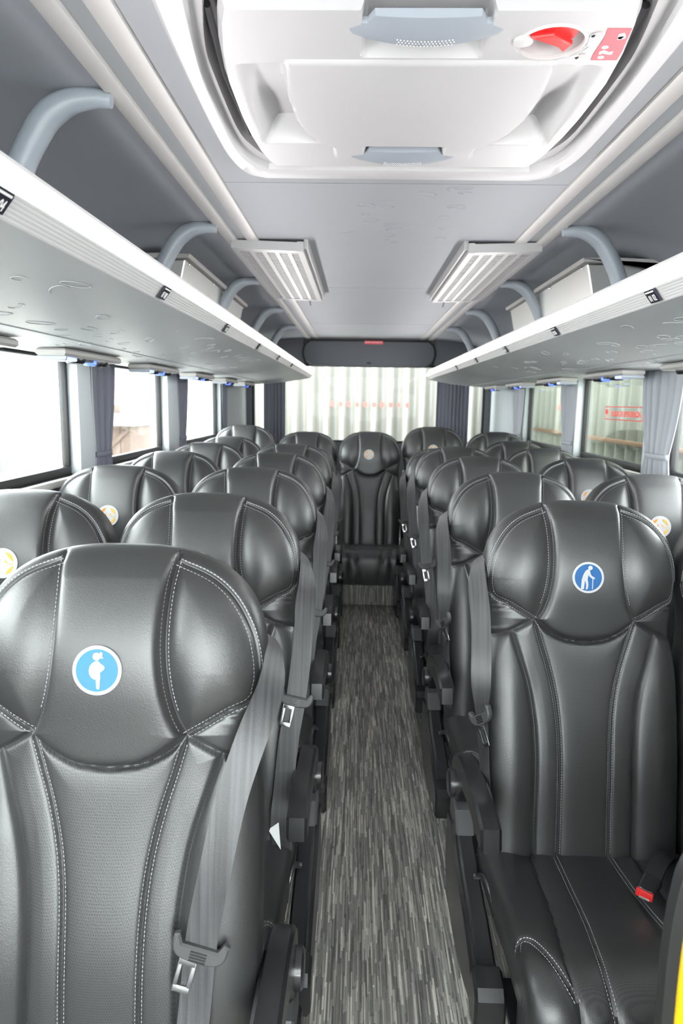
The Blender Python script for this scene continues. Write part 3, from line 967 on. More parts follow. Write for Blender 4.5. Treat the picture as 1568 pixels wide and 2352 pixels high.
# ------------------------------------------------------------------ curtains
def curtain(origin, axis, width_top, width_tie, z0, ztie, z1, n_pleats, material, label, group, amp=0.014, shift=0.0, sgn=1):
    """hangs from z1 to z0, gathered at ztie; axis = direction of its width, origin = centre at its top"""
    c = thing('curtain', label, 'curtain', (origin[0], origin[1], z0), group)
    ax = Vector(axis)
    nr = Vector((-ax.y, ax.x, 0)) * sgn
    NU, NV = 8 * n_pleats, 22
    v, f = [], []
    for j in range(NV + 1):
        t = j / NV
        z = z1 + (z0 - z1) * t
        if ztie is None:
            w = width_top
            sh = 0
        else:
            tt = (z1 - ztie) / (z1 - z0)
            if t < tt:
                k = (t / tt) ** 1.6
                w = width_top + (width_tie - width_top) * k
                sh = shift * k
            else:
                k = (t - tt) / (1 - tt)
                w = width_tie * (1 + 0.35 * math.sin(k * math.pi / 2))
                sh = shift
        for i in range(NU + 1):
            u = i / NU
            a = amp * (0.6 + 0.4 * math.sin(7 * u + 3)) * math.sin(u * n_pleats * 2 * math.pi + 0.5 * math.sin(t * 3))
            q = ax * ((u - 0.5) * w + sh) + nr * (a + 0.02)
            v.append((q.x, q.y, z - z0))
    for j in range(NV):
        for i in range(NU):
            p0 = j * (NU + 1) + i
            f.append((p0, p0 + 1, p0 + NU + 2, p0 + NU + 1))
    me = mesh_from('cloth', v, f, True, 80)
    o = link('cloth', me, material, c)
    so = o.modifiers.new('thickness', 'SOLIDIFY')
    so.thickness = 0.003
    if ztie is not None:
        w = width_tie * 1.08
        ctr = ax * shift + nr * 0.02
        pts = []
        for k in range(17):
            a = 2 * math.pi * k / 16
            q = ctr + ax * (math.cos(a) * w / 2) + nr * (math.sin(a) * (amp + 0.006))
            pts.append((q.x, q.y, ztie - z0))
        mb = MB()
        vv, ff = [], []
        for q in pts[:-1]:
            vv += [(q[0], q[1], q[2] - 0.011), (q[0], q[1], q[2] + 0.011)]
        for k in range(16):
            l = (k + 1) % 16
            ff.append((2 * k, 2 * l, 2 * l + 1, 2 * k + 1))
        mb.add(vv, ff)
        b = mb.build('tie_band', material, c)
        so = b.modifiers.new('thickness', 'SOLIDIFY')
        so.thickness = 0.003
    return c
G = 'side window curtains'
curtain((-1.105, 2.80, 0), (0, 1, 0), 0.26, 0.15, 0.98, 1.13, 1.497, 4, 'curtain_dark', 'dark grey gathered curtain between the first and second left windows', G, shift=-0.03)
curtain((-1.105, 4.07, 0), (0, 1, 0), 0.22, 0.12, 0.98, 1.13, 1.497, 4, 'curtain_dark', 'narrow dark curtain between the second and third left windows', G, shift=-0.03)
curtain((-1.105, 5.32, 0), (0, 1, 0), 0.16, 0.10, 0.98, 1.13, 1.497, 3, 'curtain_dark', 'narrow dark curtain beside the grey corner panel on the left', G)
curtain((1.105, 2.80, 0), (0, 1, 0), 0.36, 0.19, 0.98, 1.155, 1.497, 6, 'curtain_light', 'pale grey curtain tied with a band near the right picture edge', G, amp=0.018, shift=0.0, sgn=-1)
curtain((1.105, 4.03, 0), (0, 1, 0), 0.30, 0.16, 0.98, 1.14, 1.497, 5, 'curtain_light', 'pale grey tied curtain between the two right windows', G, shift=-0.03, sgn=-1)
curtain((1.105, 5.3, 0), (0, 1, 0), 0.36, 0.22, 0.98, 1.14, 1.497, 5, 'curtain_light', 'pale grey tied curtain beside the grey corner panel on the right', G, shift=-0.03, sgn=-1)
G = 'rear window curtains'
curtain((-0.87, 6.425, 0), (1, 0, 0), 0.20, 0.2, 0.95, None, 1.68, 6, 'curtain_dark', 'dark pleated curtain at the left end of the rear window', G, amp=0.01, sgn=-1)
curtain((0.78, 6.425, 0), (1, 0, 0), 0.30, 0.3, 0.95, None, 1.68, 9, 'curtain_dark', 'dark pleated curtain at the right end of the rear window', G, amp=0.01, sgn=-1)

# emergency exit sticker on the right window
st = thing('emergency_sticker', 'red and white emergency exit sticker on the right window glass', 'sticker', (1.176, 3.32, 1.318))
MSt = frame_matrix((0, 0, 0), (0, -1, 0), (0, 0, 1))
def sticker_part(me, name, material):
    me.transform(MSt)
    return link(name, me, material, st)
bd = MB()
W2, H2 = 0.235, 0.033
bd.box(-W2, W2, H2 - 0.004, H2, 0, 0.001); bd.box(-W2, W2, -H2, -H2 + 0.004, 0, 0.001)
bd.box(-W2, -W2 + 0.004, -H2 + 0.004, H2 - 0.004, 0, 0.001); bd.box(W2 - 0.004, W2, -H2 + 0.004, H2 - 0.004, 0, 0.001)
sticker_part(bd.me('border', False), 'border', 'red_mark')
sticker_part(MB().box(-W2 + 0.004, W2 - 0.004, -H2 + 0.004, H2 - 0.004, 0.0, 0.0005).me('film', False), 'film', 'clear_plastic')
tm = text_mesh('SALIDA DE EMERGENCIA', 0.0325, 0.0004)
tm.transform(Matrix.Translation((0.028, -0.004, 0.0012)) @ Matrix.Diagonal((1.0, 1.15, 1, 1)))
sticker_part(tm, 'lettering', 'red_mark')
sticker_part(MB().lathe([(0.014, 0), (0.014, 0.001)], (-W2 + 0.022, 0.006, 0.0005), (0, 0, 1), 14).me('icon'), 'icon', 'red_mark')

# ------------------------------------------------------------------ bus seats
# seat space: origin on the floor below the head, front towards -y, backrest line from (y -0.16, z 0.34) to (0, 1.13)
BL = 0.806
E_ = np.array((0.0, 0.16, 0.79)) / BL        # up along the backrest
N_ = np.array((0.0, -0.79, 0.16)) / BL       # out of its front
B0 = np.array((0.0, -0.16, 0.34))
T0, TB = 0.062, 0.060
VT = 0.811
_vw = np.linspace(-0.1, 0.64, 400)
_ww = np.interp(_vw, [-0.1, 0.0, 0.3, 0.40, 0.45, 0.50, 0.54, 0.58, 0.615, 0.64], [0.222, 0.227, 0.228, 0.226, 0.221, 0.213, 0.213, 0.220, 0.2255, 0.2265])
_k = np.ones(25) / 25
_ww = np.convolve(np.pad(_ww, 12, 'edge'), _k, 'valid')
def half_w(v):
    v = np.asarray(v, float)
    low = np.interp(v, _vw, _ww)
    q = np.clip((v - 0.62) / (VT - 0.62), 0, 1)
    top = 0.2265 * (1 - q ** 2.55) ** (1 / 2.55)
    return np.where(v > 0.62, np.minimum(top, 0.2265), low)
def depth_f(v):
    q = np.clip((v - 0.60) / (VT - 0.60), 0, 1)
    lowr = np.clip((v + 0.06) / 0.06, 0, 1)
    return T0 * (1 - q ** 4) ** (1 / 2.2) * (1 - (1 - lowr) ** 3) ** (1 / 2.0)

ARC = smooth_path([(0.0, 0.4765), (0.045, 0.482), (0.08, 0.498), (0.103, 0.515), (0.115, 0.528)], 5)
STRIPE = smooth_path([(0.115, 0.528), (0.1, 0.558), (0.089, 0.60), (0.083, 0.65), (0.082, 0.70), (0.084, 0.745), (0.0875, 0.775), (0.0885, 0.7935)], 5)
WLOW = smooth_path([(0.115, 0.528), (0.14, 0.543), (0.176, 0.564), (0.202, 0.575), (0.2125, 0.588)], 5)
WOUT = smooth_path([(0.2125, 0.588), (0.2165, 0.615), (0.2135, 0.65), (0.203, 0.688), (0.178, 0.731), (0.142, 0.762), (0.0875, 0.785)], 6)
SHO = smooth_path([(0.115, 0.528), (0.140, 0.513), (0.165, 0.499), (0.195, 0.489), (0.232, 0.482)], 5)
BODY = smooth_path([(0.115, 0.528), (0.100, 0.475), (0.082, 0.415), (0.067, 0.345), (0.059, 0.26), (0.057, 0.12), (0.058, -0.06)], 7)
BOLS = smooth_path([(0.167, 0.498), (0.146, 0.435), (0.127, 0.37), (0.115, 0.29), (0.111, 0.20), (0.112, 0.08), (0.113, -0.06)], 7)
def rev(a): return list(reversed(a))
R_HEAD = ARC + STRIPE[1:] + [(0.0885, 0.86), (0.0, 0.86)]
R_WING = WLOW + WOUT[1:] + rev(STRIPE)[3:]
R_SHO = WLOW + [(0.30, 0.588), (0.30, 0.478)] + rev(SHO)
R_CEN = [(0.0, -0.2), (0.058, -0.2)] + rev(BODY) + rev(ARC)[1:]
R_STR = rev(BODY) + SHO[1:12] + BOLS + [(0.113, -0.2), (0.058, -0.2)]
R_BOL = rev(BOLS) + SHO[11:] + [(0.30, 0.478), (0.30, -0.2), (0.113, -0.2)]
SEAMS = [ARC, STRIPE, WLOW, WOUT, SHO, BODY, BOLS]

def in_poly(px, py, poly):
    poly = np.array(poly)
    inside = np.zeros(px.shape, bool)
    n = len(poly)
    j = n - 1
    for i in range(n):
        xi, yi = poly[i]
        xj, yj = poly[j]
        cond = ((yi > py) != (yj > py))
        with np.errstate(divide='ignore', invalid='ignore'):
            xx = (xj - xi) * (py - yi) / (yj - yi + 1e-12) + xi
        inside ^= cond & (px < xx)
        j = i
    return inside
def seam_dist(px, py, seams):
    d = np.full(px.shape, 9.0)
    for s in seams:
        s = np.array(s)
        for a, b in zip(s[:-1], s[1:]):
            ab = b - a
            t = np.clip(((px - a[0]) * ab[0] + (py - a[1]) * ab[1]) / (ab @ ab + 1e-12), 0, 1)
            dd = np.hypot(px - a[0] - t * ab[0], py - a[1] - t * ab[1])
            d = np.minimum(d, dd)
    return d
def regions(x, v):
    ax = np.abs(x)
    reg = np.zeros(ax.shape, int)          # 0 = side cover
    for k, pl in ((1, R_HEAD), (2, R_WING), (3, R_SHO), (4, R_CEN), (5, R_STR), (6, R_BOL)):
        reg = np.where((reg == 0) & in_poly(ax, v, pl), k, reg)
    return reg
def relief(x, v):
    """height of the upholstery above the plain backrest form"""
    ax = np.abs(x)
    reg = regions(x, v)
    d = seam_dist(ax, v, SEAMS)
    P = np.array([0.006, 0.007, 0.015, 0.008, 0.006, 0.005, 0.010])[reg]
    L = np.array([0.010, 0.010, 0.030, 0.016, 0.014, 0.012, 0.020])[reg]
    h = P * (1 - np.exp(-d / L)) - 0.0055 * np.exp(-(d / 0.0046) ** 2)
    off = np.array([0.000, 0.016, 0.003, 0.0, 0.0, 0.0, 0.002])[reg]
    ds = seam_dist(ax, v, [STRIPE])
    h = h - np.where(reg == 2, 0.013 * np.exp(-ds / 0.024) * (1 - np.exp(-(d / 0.006) ** 1.5)), 0)
    h = h + off * (1 - np.exp(-(d / 0.006) ** 1.5))
    head = sstep(0.46, 0.60, v) * 0.004
    bol = np.where(v < 0.52, 0.012 * sstep(0.105, 0.175, ax) * sstep(0.50, 0.36, v), 0)
    lumb = 0.012 * np.exp(-((v - 0.20) / 0.14) ** 2)
    # soft pull wrinkles at the neck
    wr = np.where(reg == 3, 0.0008 * np.sin(v * 300 + ax * 60 + 3 * np.sin(v * 90)) * sstep(0.15, 0.2, ax), 0)
    pil = 0.018 * np.exp(-((v - 0.64) / 0.105) ** 2) * (1 - 0.4 * (ax / 0.22) ** 2)
    return h + head + bol + lumb + wr + pil
def surf(x, v, lift=0.0):
    """points on the front of the backrest"""
    x = np.asarray(x, float)
    v = np.asarray(v, float)
    w = half_w(v)
    s = np.clip(np.abs(x) / np.maximum(w, 1e-6), 0, 1)
    dep = (1 - s ** 3.2) ** (1 / 3.2)
    D = depth_f(v) * dep + relief(x, v) * dep ** 0.6 * np.minimum(1, depth_f(v) / T0 * 1.2) + lift
    base = B0[None, :] + v.reshape(-1, 1) * E_[None, :] - T0 * N_[None, :]
    P = base + D.reshape(-1, 1) * N_[None, :]
    P[:, 0] = x.reshape(-1)
    return P

def _col(path):
    p = np.array(sorted(path, key=lambda q: q[1]))
    return p[:, 1], p[:, 0]
_bv, _bx = _col(BODY); _sv, _sx = _col(STRIPE); _ov, _ox = _col(BOLS); _uv, _ux = _col([q for q in WOUT if q[1] >= 0.612])
def col_b1(v):
    return float(np.interp(v, _bv, _bx)) if v < 0.528 else float(np.interp(v, _sv, _sx))
def col_b2(v):
    if v < 0.498: return float(np.interp(v, _ov, _ox))
    if v < 0.615: return float(np.interp(v, [0.498, 0.53, 0.588, 0.615], [0.167, 0.184, 0.2125, 0.2165]))
    return float(np.interp(v, _uv, _ux))
def backrest_meshes(n1, n2, n3, nv, tagn):
    """columns follow the body/stripe seam and the bolster/wing seam, so that seams lie on mesh edges"""
    def cl(n): return 0.5 - 0.5 * np.cos(np.linspace(0, math.pi, n + 1))
    c1 = np.sin(np.linspace(0, math.pi / 2, n1 + 1))
    c2 = cl(n2)[1:]
    c3 = np.sin(np.linspace(0, math.pi / 2 * 0.97, n3 + 1))[1:] / math.sin(math.pi / 2 * 0.97)
    c3 = 0.5 * c3 + 0.5 * cl(n3)[1:]
    dens_v = np.linspace(-0.055, VT - 0.0008, 4000)
    dens = 1 + 1.6 * np.exp(-((dens_v - 0.53) / 0.05) ** 4) + 2.5 * np.exp(-((dens_v - VT) / 0.03) ** 2)
    cum = np.cumsum(dens); cum = (cum - cum[0]) / (cum[-1] - cum[0])
    vs = np.interp(np.linspace(0, 1, nv), cum, dens_v)
    verts = []
    nu = 2 * (n1 + n2 + n3) + 1
    nb = 14
    for v in vs:
        w = float(half_w(v))
        b1 = min(col_b1(v), w * 0.80); b2 = min(max(col_b2(v), b1 + 0.05 * w), w * 0.955)
        h = np.concatenate([c1 * b1, b1 + c2 * (b2 - b1), b2 + c3 * (w - b2)])
        x = np.concatenate([-h[:0:-1], h])
        P = surf(x, np.full(nu, v))
        verts.append(P)
        base = B0 + v * E_ - T0 * N_
        a = np.linspace(0, math.pi, nb + 2)[1:-1]
        tb = TB * min(1.0, float(depth_f(v)) / T0 + 0.02)
        back = np.array([base + np.array((w * np.sign(math.cos(t)) * abs(math.cos(t)) ** (2 / 3.2), 0, 0)) - N_ * tb * math.sin(t) ** (2 / 3.2) for t in a])
        verts.append(back)
    V = np.concatenate(verts)
    M = nu + nb
    groups = {}
    cx = 0.25 * 0
    Xg = V[:, 0].reshape(nv, M)
    for j in range(nv - 1):
        vc = 0.5 * (vs[j] + vs[j + 1])
        xc = 0.25 * (Xg[j, :nu - 1] + Xg[j, 1:nu] + Xg[j + 1, :nu - 1] + Xg[j + 1, 1:nu])
        rg = regions(xc, np.full(xc.shape, vc))
        wv = half_w(vc)
        rg = np.where(np.abs(xc) > 0.985 * wv, 0, rg)
        for i in range(nu - 1):
            key = (int(rg[i]), 0 if rg[i] in (0, 1, 4) else (1 if xc[i] > 0 else -1))
            a = j * M + i
            groups.setdefault(key, []).append((a, a + 1, a + M + 1, a + M))
        for i in range(nu - 1, M):
            a = j * M + i
            b = j * M + (i + 1) % M
            groups.setdefault((0, 0), []).append((a, b, b + M, a + M))
    groups.setdefault((0, 0), []).append(tuple(range(M - 1, -1, -1)))
    groups[(0, 0)].append(tuple((nv - 1) * M + i for i in range(M)))
    out = {}
    for key, fs in groups.items():
        used = sorted({i for f in fs for i in f})
        mp = {u: k for k, u in enumerate(used)}
        me = bpy.data.meshes.new('backrest_piece')
        me.from_pydata([tuple(V[u]) for u in used], [], [tuple(mp[i] for i in f) for f in fs])
        me.polygons.foreach_set('use_smooth', [True] * len(me.polygons))
        out[key] = me
    return out

def resample(path, pitch):
    p = np.array(path)
    seg = np.hypot(*(p[1:] - p[:-1]).T)
    cum = np.concatenate([[0], np.cumsum(seg)])
    t = np.arange(0, cum[-1], pitch)
    return np.stack([np.interp(t, cum, p[:, 0]), np.interp(t, cum, p[:, 1])], 1)
def offset_path(path, d):
    p = np.array(path)
    t = np.gradient(p, axis=0)
    t = t / (np.linalg.norm(t, axis=1, keepdims=True) + 1e-9)
    return p + d * np.stack([-t[:, 1], t[:, 0]], 1)
def stitches(mb, path, surface, pitch=0.0062, length=0.0043, wdt=0.0014, hgt=0.0011, lim=None):
    pts = resample(path, pitch)
    nxt = resample(path, pitch / 8)
    p = np.array(path)
    if len(pts) < 3: return
    tan = np.gradient(pts, axis=0)
    tan = tan / (np.linalg.norm(tan, axis=1, keepdims=True) + 1e-9)
    nor = np.stack([-tan[:, 1], tan[:, 0]], 1)
    A = pts - tan * length / 2
    B = pts + tan * length / 2
    lo, hi = 0.0, hgt
    Pa = surface(A[:, 0], A[:, 1], lo); Pb = surface(B[:, 0], B[:, 1], lo)
    C1 = pts + nor * 0.001
    side = surface(C1[:, 0], C1[:, 1], lo) - surface(pts[:, 0], pts[:, 1], lo)
    side = side / (np.linalg.norm(side, axis=1, keepdims=True) + 1e-9) * wdt * 0.5
    up = surface(pts[:, 0], pts[:, 1], 0.001) - surface(pts[:, 0], pts[:, 1], 0.0)
    up = up / 0.001
    Pm = 0.5 * (Pa + Pb)
    for i in range(len(pts)):
        a, b, s, u, m_ = Pa[i], Pb[i], side[i], up[i] * hgt, Pm[i]
        v = [a - s * .5, a + s * .5, m_ + s, b + s * .5, b - s * .5, m_ - s, a + u * .35, m_ + u, b + u * .35]
        f = [(0, 1, 6), (1, 2, 7, 6), (2, 3, 8, 7), (3, 4, 8), (4, 5, 7, 8), (5, 0, 6, 7)]
        mb.add(v, f)

# cushion: a path over the top and down the front
CP = np.array(smooth_path([(-0.09, 0.318), (-0.16, 0.324), (-0.30, 0.338), (-0.43, 0.360), (-0.52, 0.374), (-0.575, 0.368), (-0.61, 0.338), (-0.622, 0.29), (-0.622, 0.22), (-0.612, 0.15)], 6))
_cs = np.concatenate([[0], np.cumsum(np.hypot(*(CP[1:] - CP[:-1]).T))])
CL = float(_cs[-1])
_ct = np.gradient(CP, axis=0)
_ct = _ct / np.linalg.norm(_ct, axis=1, keepdims=True)
C_A = smooth_path([(0.062, 0.0), (0.065, 0.15), (0.072, 0.30), (0.086, 0.43), (0.090, 0.50), (0.080, 0.58), (0.062, CL)], 6)
C_B = smooth_path([(0.118, 0.0), (0.122, 0.15), (0.130, 0.28), (0.146, 0.40), (0.150, 0.48), (0.140, 0.58), (0.130, CL)], 6)
C_C = smooth_path([(0.224, 0.395), (0.215, 0.375), (0.198, 0.385), (0.180, 0.43), (0.163, 0.475), (0.147, 0.51)], 5)
def c_relief(x, s):
    ax = np.abs(x)
    d = seam_dist(ax, s, [C_A, C_B, C_C])
    bol = 0.014 * sstep(0.12, 0.19, ax) * sstep(0.62, 0.42, s)
    return 0.007 * (1 - np.exp(-d / 0.014)) - 0.003 * np.exp(-(d / 0.0035) ** 2) + bol
CT = 0.055
def c_surf(x, s, lift=0.0):
    x = np.asarray(x, float); s = np.asarray(s, float)
    y = np.interp(s, _cs, CP[:, 0]); z = np.interp(s, _cs, CP[:, 1])
    ty = np.interp(s, _cs, _ct[:, 0]); tz = np.interp(s, _cs, _ct[:, 1])
    ln = np.hypot(ty, tz); ty, tz = ty / ln, tz / ln
    ny, nz_ = tz, -ty                  # outward (up on the top, forward on the front)
    w = 0.228
    q = np.clip(np.abs(x) / w, 0, 1)
    dep = (1 - q ** 4.0) ** (1 / 4.0)
    D = CT * dep - CT + c_relief(x, s) * dep ** 0.6 + lift
    return np.stack([x, y + ny * D, z + nz_ * D], 1)
def cushion_meshes(nu, nv):
    q = np.linspace(-1, 1, nu)
    sx = np.sin(q * math.pi / 2 * 0.98) / math.sin(math.pi / 2 * 0.98) * 0.228
    ss = np.linspace(0, CL, nv)
    V = []
    for s in ss:
        P = c_surf(sx, np.full(nu, s))
        V.append(P)
        # underside of this section
        lo = np.array([(0.218, P[-1][1], P[-1][2]), (-0.218, P[0][1], P[0][2])])
        t = s / CL
        lo[:, 1] = np.interp(s, _cs, CP[:, 0]) + (0.13 if s > 0.46 else 0.0) * min(1, (s - 0.46) / 0.06) if s > 0.46 else np.interp(s, _cs, CP[:, 0])
        lo[:, 2] = np.minimum(np.interp(s, _cs, CP[:, 1]) - 0.10, 0.25) if s <= 0.46 else np.interp(s, _cs, CP[:, 1]) - 0.06
        lo[:, 2] = np.maximum(lo[:, 2], 0.15)
        V.append(lo)
    V = np.concatenate(V)
    M = nu + 2
    top, und = {0: [], 1: [], -1: [], 2: [], -2: [], 3: [], -3: []}, []
    for j in range(nv - 1):
        sc = 0.5 * (ss[j] + ss[j + 1])
        xa = np.interp(sc, [p[1] for p in C_A], [p[0] for p in C_A]); xb = np.interp(sc, [p[1] for p in C_B], [p[0] for p in C_B])
        for i in range(nu - 1):
            xc = 0.5 * (sx[i] + sx[i + 1]); ax = abs(xc)
            k = 0
            if ax > xa: k = 1
            if ax > xb:
                k = 2
                cc = np.array(C_C)
                lim = np.interp(ax, cc[::-1, 0], cc[::-1, 1])
                if sc > lim: k = 3
            a = j * M + i
            top[k * (1 if xc > 0 else -1) if k else 0].append((a, a + 1, a + M + 1, a + M))
        for i in range(nu - 1, M):
            a = j * M + i; b = j * M + (i + 1) % M
            und.append((a, b, b + M, a + M))
    und.append(tuple(range(M - 1, -1, -1)))
    und.append(tuple((nv - 1) * M + i for i in range(M)))
    res = {}
    for key, fs in list(top.items()) + [('u', und)]:
        used = sorted({i for f in fs for i in f}); mp = {u: k for k, u in enumerate(used)}
        me = bpy.data.meshes.new('cushion_piece')
        me.from_pydata([tuple(V[u]) for u in used], [], [tuple(mp[i] for i in f) for f in fs])
        me.polygons.foreach_set('use_smooth', [True] * len(me.polygons))
        res[key] = me
    return res

def make_stitching():
    mb = MB()
    for s in (1, -1):
        def S(path, off, **k):
            p = offset_path(path, off)
            p[:, 0] *= s
            stitches(mb, p, surf, **k)
        S(WOUT, 0.0055); S(WOUT, -0.0055)
        S(WLOW, 0.0050); S(WLOW, -0.0050)
        S(STRIPE[2:], 0.0042)
        S(STRIPE[6:], -0.0048)
        S(BODY[2:-2], 0.0048); S(BODY[2:-2], -0.0048)
    me = mb.me('stitching', True, 60)
    mb = MB()
    for s in (1, -1):
        def S(path, off):
            p = offset_path(path, off)
            p[:, 0] *= s
            stitches(mb, p, c_surf)
        S(C_A, 0.0045); S(C_A, -0.0045); S(C_C, 0.005); S(C_C, -0.005)
    return me, mb.me('cushion_stitching', True, 60)
ST_BACK, ST_CUSH = make_stitching()
HI = (backrest_meshes(30, 36, 26, 340, 'hi'), cushion_meshes(110, 130))
LO = (backrest_meshes(11, 14, 9, 130, 'lo'), cushion_meshes(46, 56))
BACK_NAMES = {0: ('backrest_cover', 'leather_side'), 1: ('headrest_panel', 'leather'), 2: ('headrest_wing', 'leather'), 3: ('neck_panel', 'leather'), 4: ('backrest_panel', 'leather_perforated'), 5: ('backrest_strip', 'leather_perforated'), 6: ('side_bolster', 'leather')}
CUSH_NAMES = {0: ('seat_panel', 'leather_perforated'), 1: ('seat_strip', 'leather_perforated'), 2: ('seat_bolster', 'leather'), 3: ('seat_corner', 'leather')}

# shared small parts (aisle side given by s)
def ribbon(mb, pts, width, thick=0.0016):
    """pts: list of (centre Vector, width direction Vector)"""
    n = len(pts)
    v, f = [], []
    for i, (c, wd) in enumerate(pts):
        t = (pts[min(i + 1, n - 1)][0] - pts[max(i - 1, 0)][0]).normalized()
        wd = (wd - t * wd.dot(t)).normalized()
        nn = t.cross(wd).normalized()
        for a, b in ((-1, -1), (1, -1), (1, 1), (-1, 1)):
            v.append(tuple(c + wd * (a * width / 2) + nn * (b * thick / 2)))
    for i in range(n - 1):
        for k in range(4):
            l = (k + 1) % 4
            f.append((i * 4 + k, i * 4 + l, (i + 1) * 4 + l, (i + 1) * 4 + k))
    f.append((0, 1, 2, 3)); f.append(tuple((n - 1) * 4 + k for k in range(4)))
    mb.add(v, f)
BELTS = {
    'near': ([(0.220, 0.668, -0.085, 80), (0.236, 0.640, -0.055, 70), (0.236, 0.595, -0.012, 42), (0.214, 0.53, 0.022, 8), (0.190, 0.45, 0.036, 0), (0.172, 0.36, 0.040, 0), (0.153, 0.255, 0.034, 0), (0.145, 0.16, 0.030, 0), (0.140, 0.07, 0.034, 0), (0.150, -0.01, 0.03, 0)], 0.245, 8),
    'hang': ([(0.222, 0.668, -0.085, 80), (0.238, 0.640, -0.055, 70), (0.246, 0.585, -0.012, 35), (0.243, 0.50, 0.016, 0), (0.238, 0.42, 0.026, 0), (0.229, 0.33, 0.034, 0), (0.214, 0.23, 0.036, 0), (0.205, 0.12, 0.036, 0), (0.200, 0.05, 0.04, 8), (0.205, -0.03, 0.02, 20)], 0.325, 4),
    'edge': ([(0.222, 0.672, -0.085, 80), (0.238, 0.650, -0.055, 70), (0.245, 0.605, -0.018, 35), (0.241, 0.53, 0.006, 0), (0.240, 0.45, 0.014, 0), (0.240, 0.38, 0.016, 25), (0.238, 0.32, 0.016, 60), (0.232, 0.22, 0.016, 72), (0.226, 0.12, 0.016, 70), (0.222, 0.02, 0.016, 60)], 0.305, 25),
}
def belt_meshes(kind, s):
    pts, vt, tilt = BELTS[kind]
    path = smooth_path([(s * x, v, d, s * a) for x, v, d, a in pts], 6)
    def base(x, v, d):
        return Vector(B0 + v * E_ + d * N_ + np.array((x, 0, 0)))
    rib = []
    for x, v, d, a in path:
        wd = Vector((math.cos(math.radians(a)), 0, 0)) + Vector(N_) * -math.sin(math.radians(a)) * s * s
        rib.append((base(x, v, d), wd))
    mb = MB()
    ribbon(mb, rib, 0.046)
    web = mb.me('belt', True, 50)
    # tongue: at height vt on the belt
    i = int(np.argmin([abs(q[1] - vt) for q in path]))
    c, wd = rib[i]
    t = (rib[i + 1][0] - rib[i - 1][0]).normalized()
    wd = (wd - t * wd.dot(t)).normalized()
    nn = wd.cross(t).normalized()
    if nn.dot(Vector(N_)) < 0: nn = -nn
    wd2 = (wd * math.cos(math.radians(tilt)) + t * math.sin(math.radians(tilt)) * s)
    td = nn.cross(wd2).normalized()
    if td.dot(t) < 0: td = -td
    Mx = Matrix(((wd2.x, td.x, nn.x, c.x), (wd2.y, td.y, nn.y, c.y), (wd2.z, td.z, nn.z, c.z), (0, 0, 0, 1)))
    g = MB()
    pl = smooth_path([(-0.041, -0.014), (-0.039, 0.004), (-0.028, 0.016), (0.0, 0.0195), (0.028, 0.016), (0.039, 0.004), (0.041, -0.014)], 4) + [(0.033, -0.017), (0.026, -0.004), (-0.026, -0.004), (-0.033, -0.017)]
    g.prism(pl, 'z', -0.004, 0.010, 0.003)
    gm = g.me('grip'); gm.transform(Mx)
    g = MB()
    for k in range(4):
        g.box(-0.012, 0.012, 0.001 + 0.0042 * k, 0.0032 + 0.0042 * k, 0.0098, 0.0108)
    gr = g.me('ridges', False); gr.transform(Mx)
    g = MB()
    o4 = [(-0.013, 0.017), (-0.013, 0.058), (-0.010, 0.062), (0.010, 0.062), (0.013, 0.058), (0.013, 0.017)]
    x_off = -0.012
    g.box(-0.013 + x_off, -0.007 + x_off, 0.016, 0.064, 0.0025, 0.0048, 0.0008)
    g.box(0.007 + x_off, 0.013 + x_off, 0.016, 0.064, 0.0025, 0.0048, 0.0008)
    g.box(-0.0125 + x_off, 0.0125 + x_off, 0.058, 0.068, 0.0024, 0.0049, 0.001)
    g.box(-0.0125 + x_off, 0.0125 + x_off, 0.012, 0.028, 0.0024, 0.0049, 0.0008)
    pm = g.me('tongue'); pm.transform(Mx)
    return web, gm, gr, pm
BELT_ME = {}
def belt_parts(root, kind, s):
    if (kind, s) not in BELT_ME:
        BELT_ME[(kind, s)] = belt_meshes(kind, s)
    web, gm, gr, pm = BELT_ME[(kind, s)]
    b = link('seat_belt', web, 'webbing', root)
    g = link('belt_grip', gm, 'grip_plastic', b)
    link('belt_tongue', pm, 'steel', b)
    link('grip_ridges', gr, 'plastic_black', b)

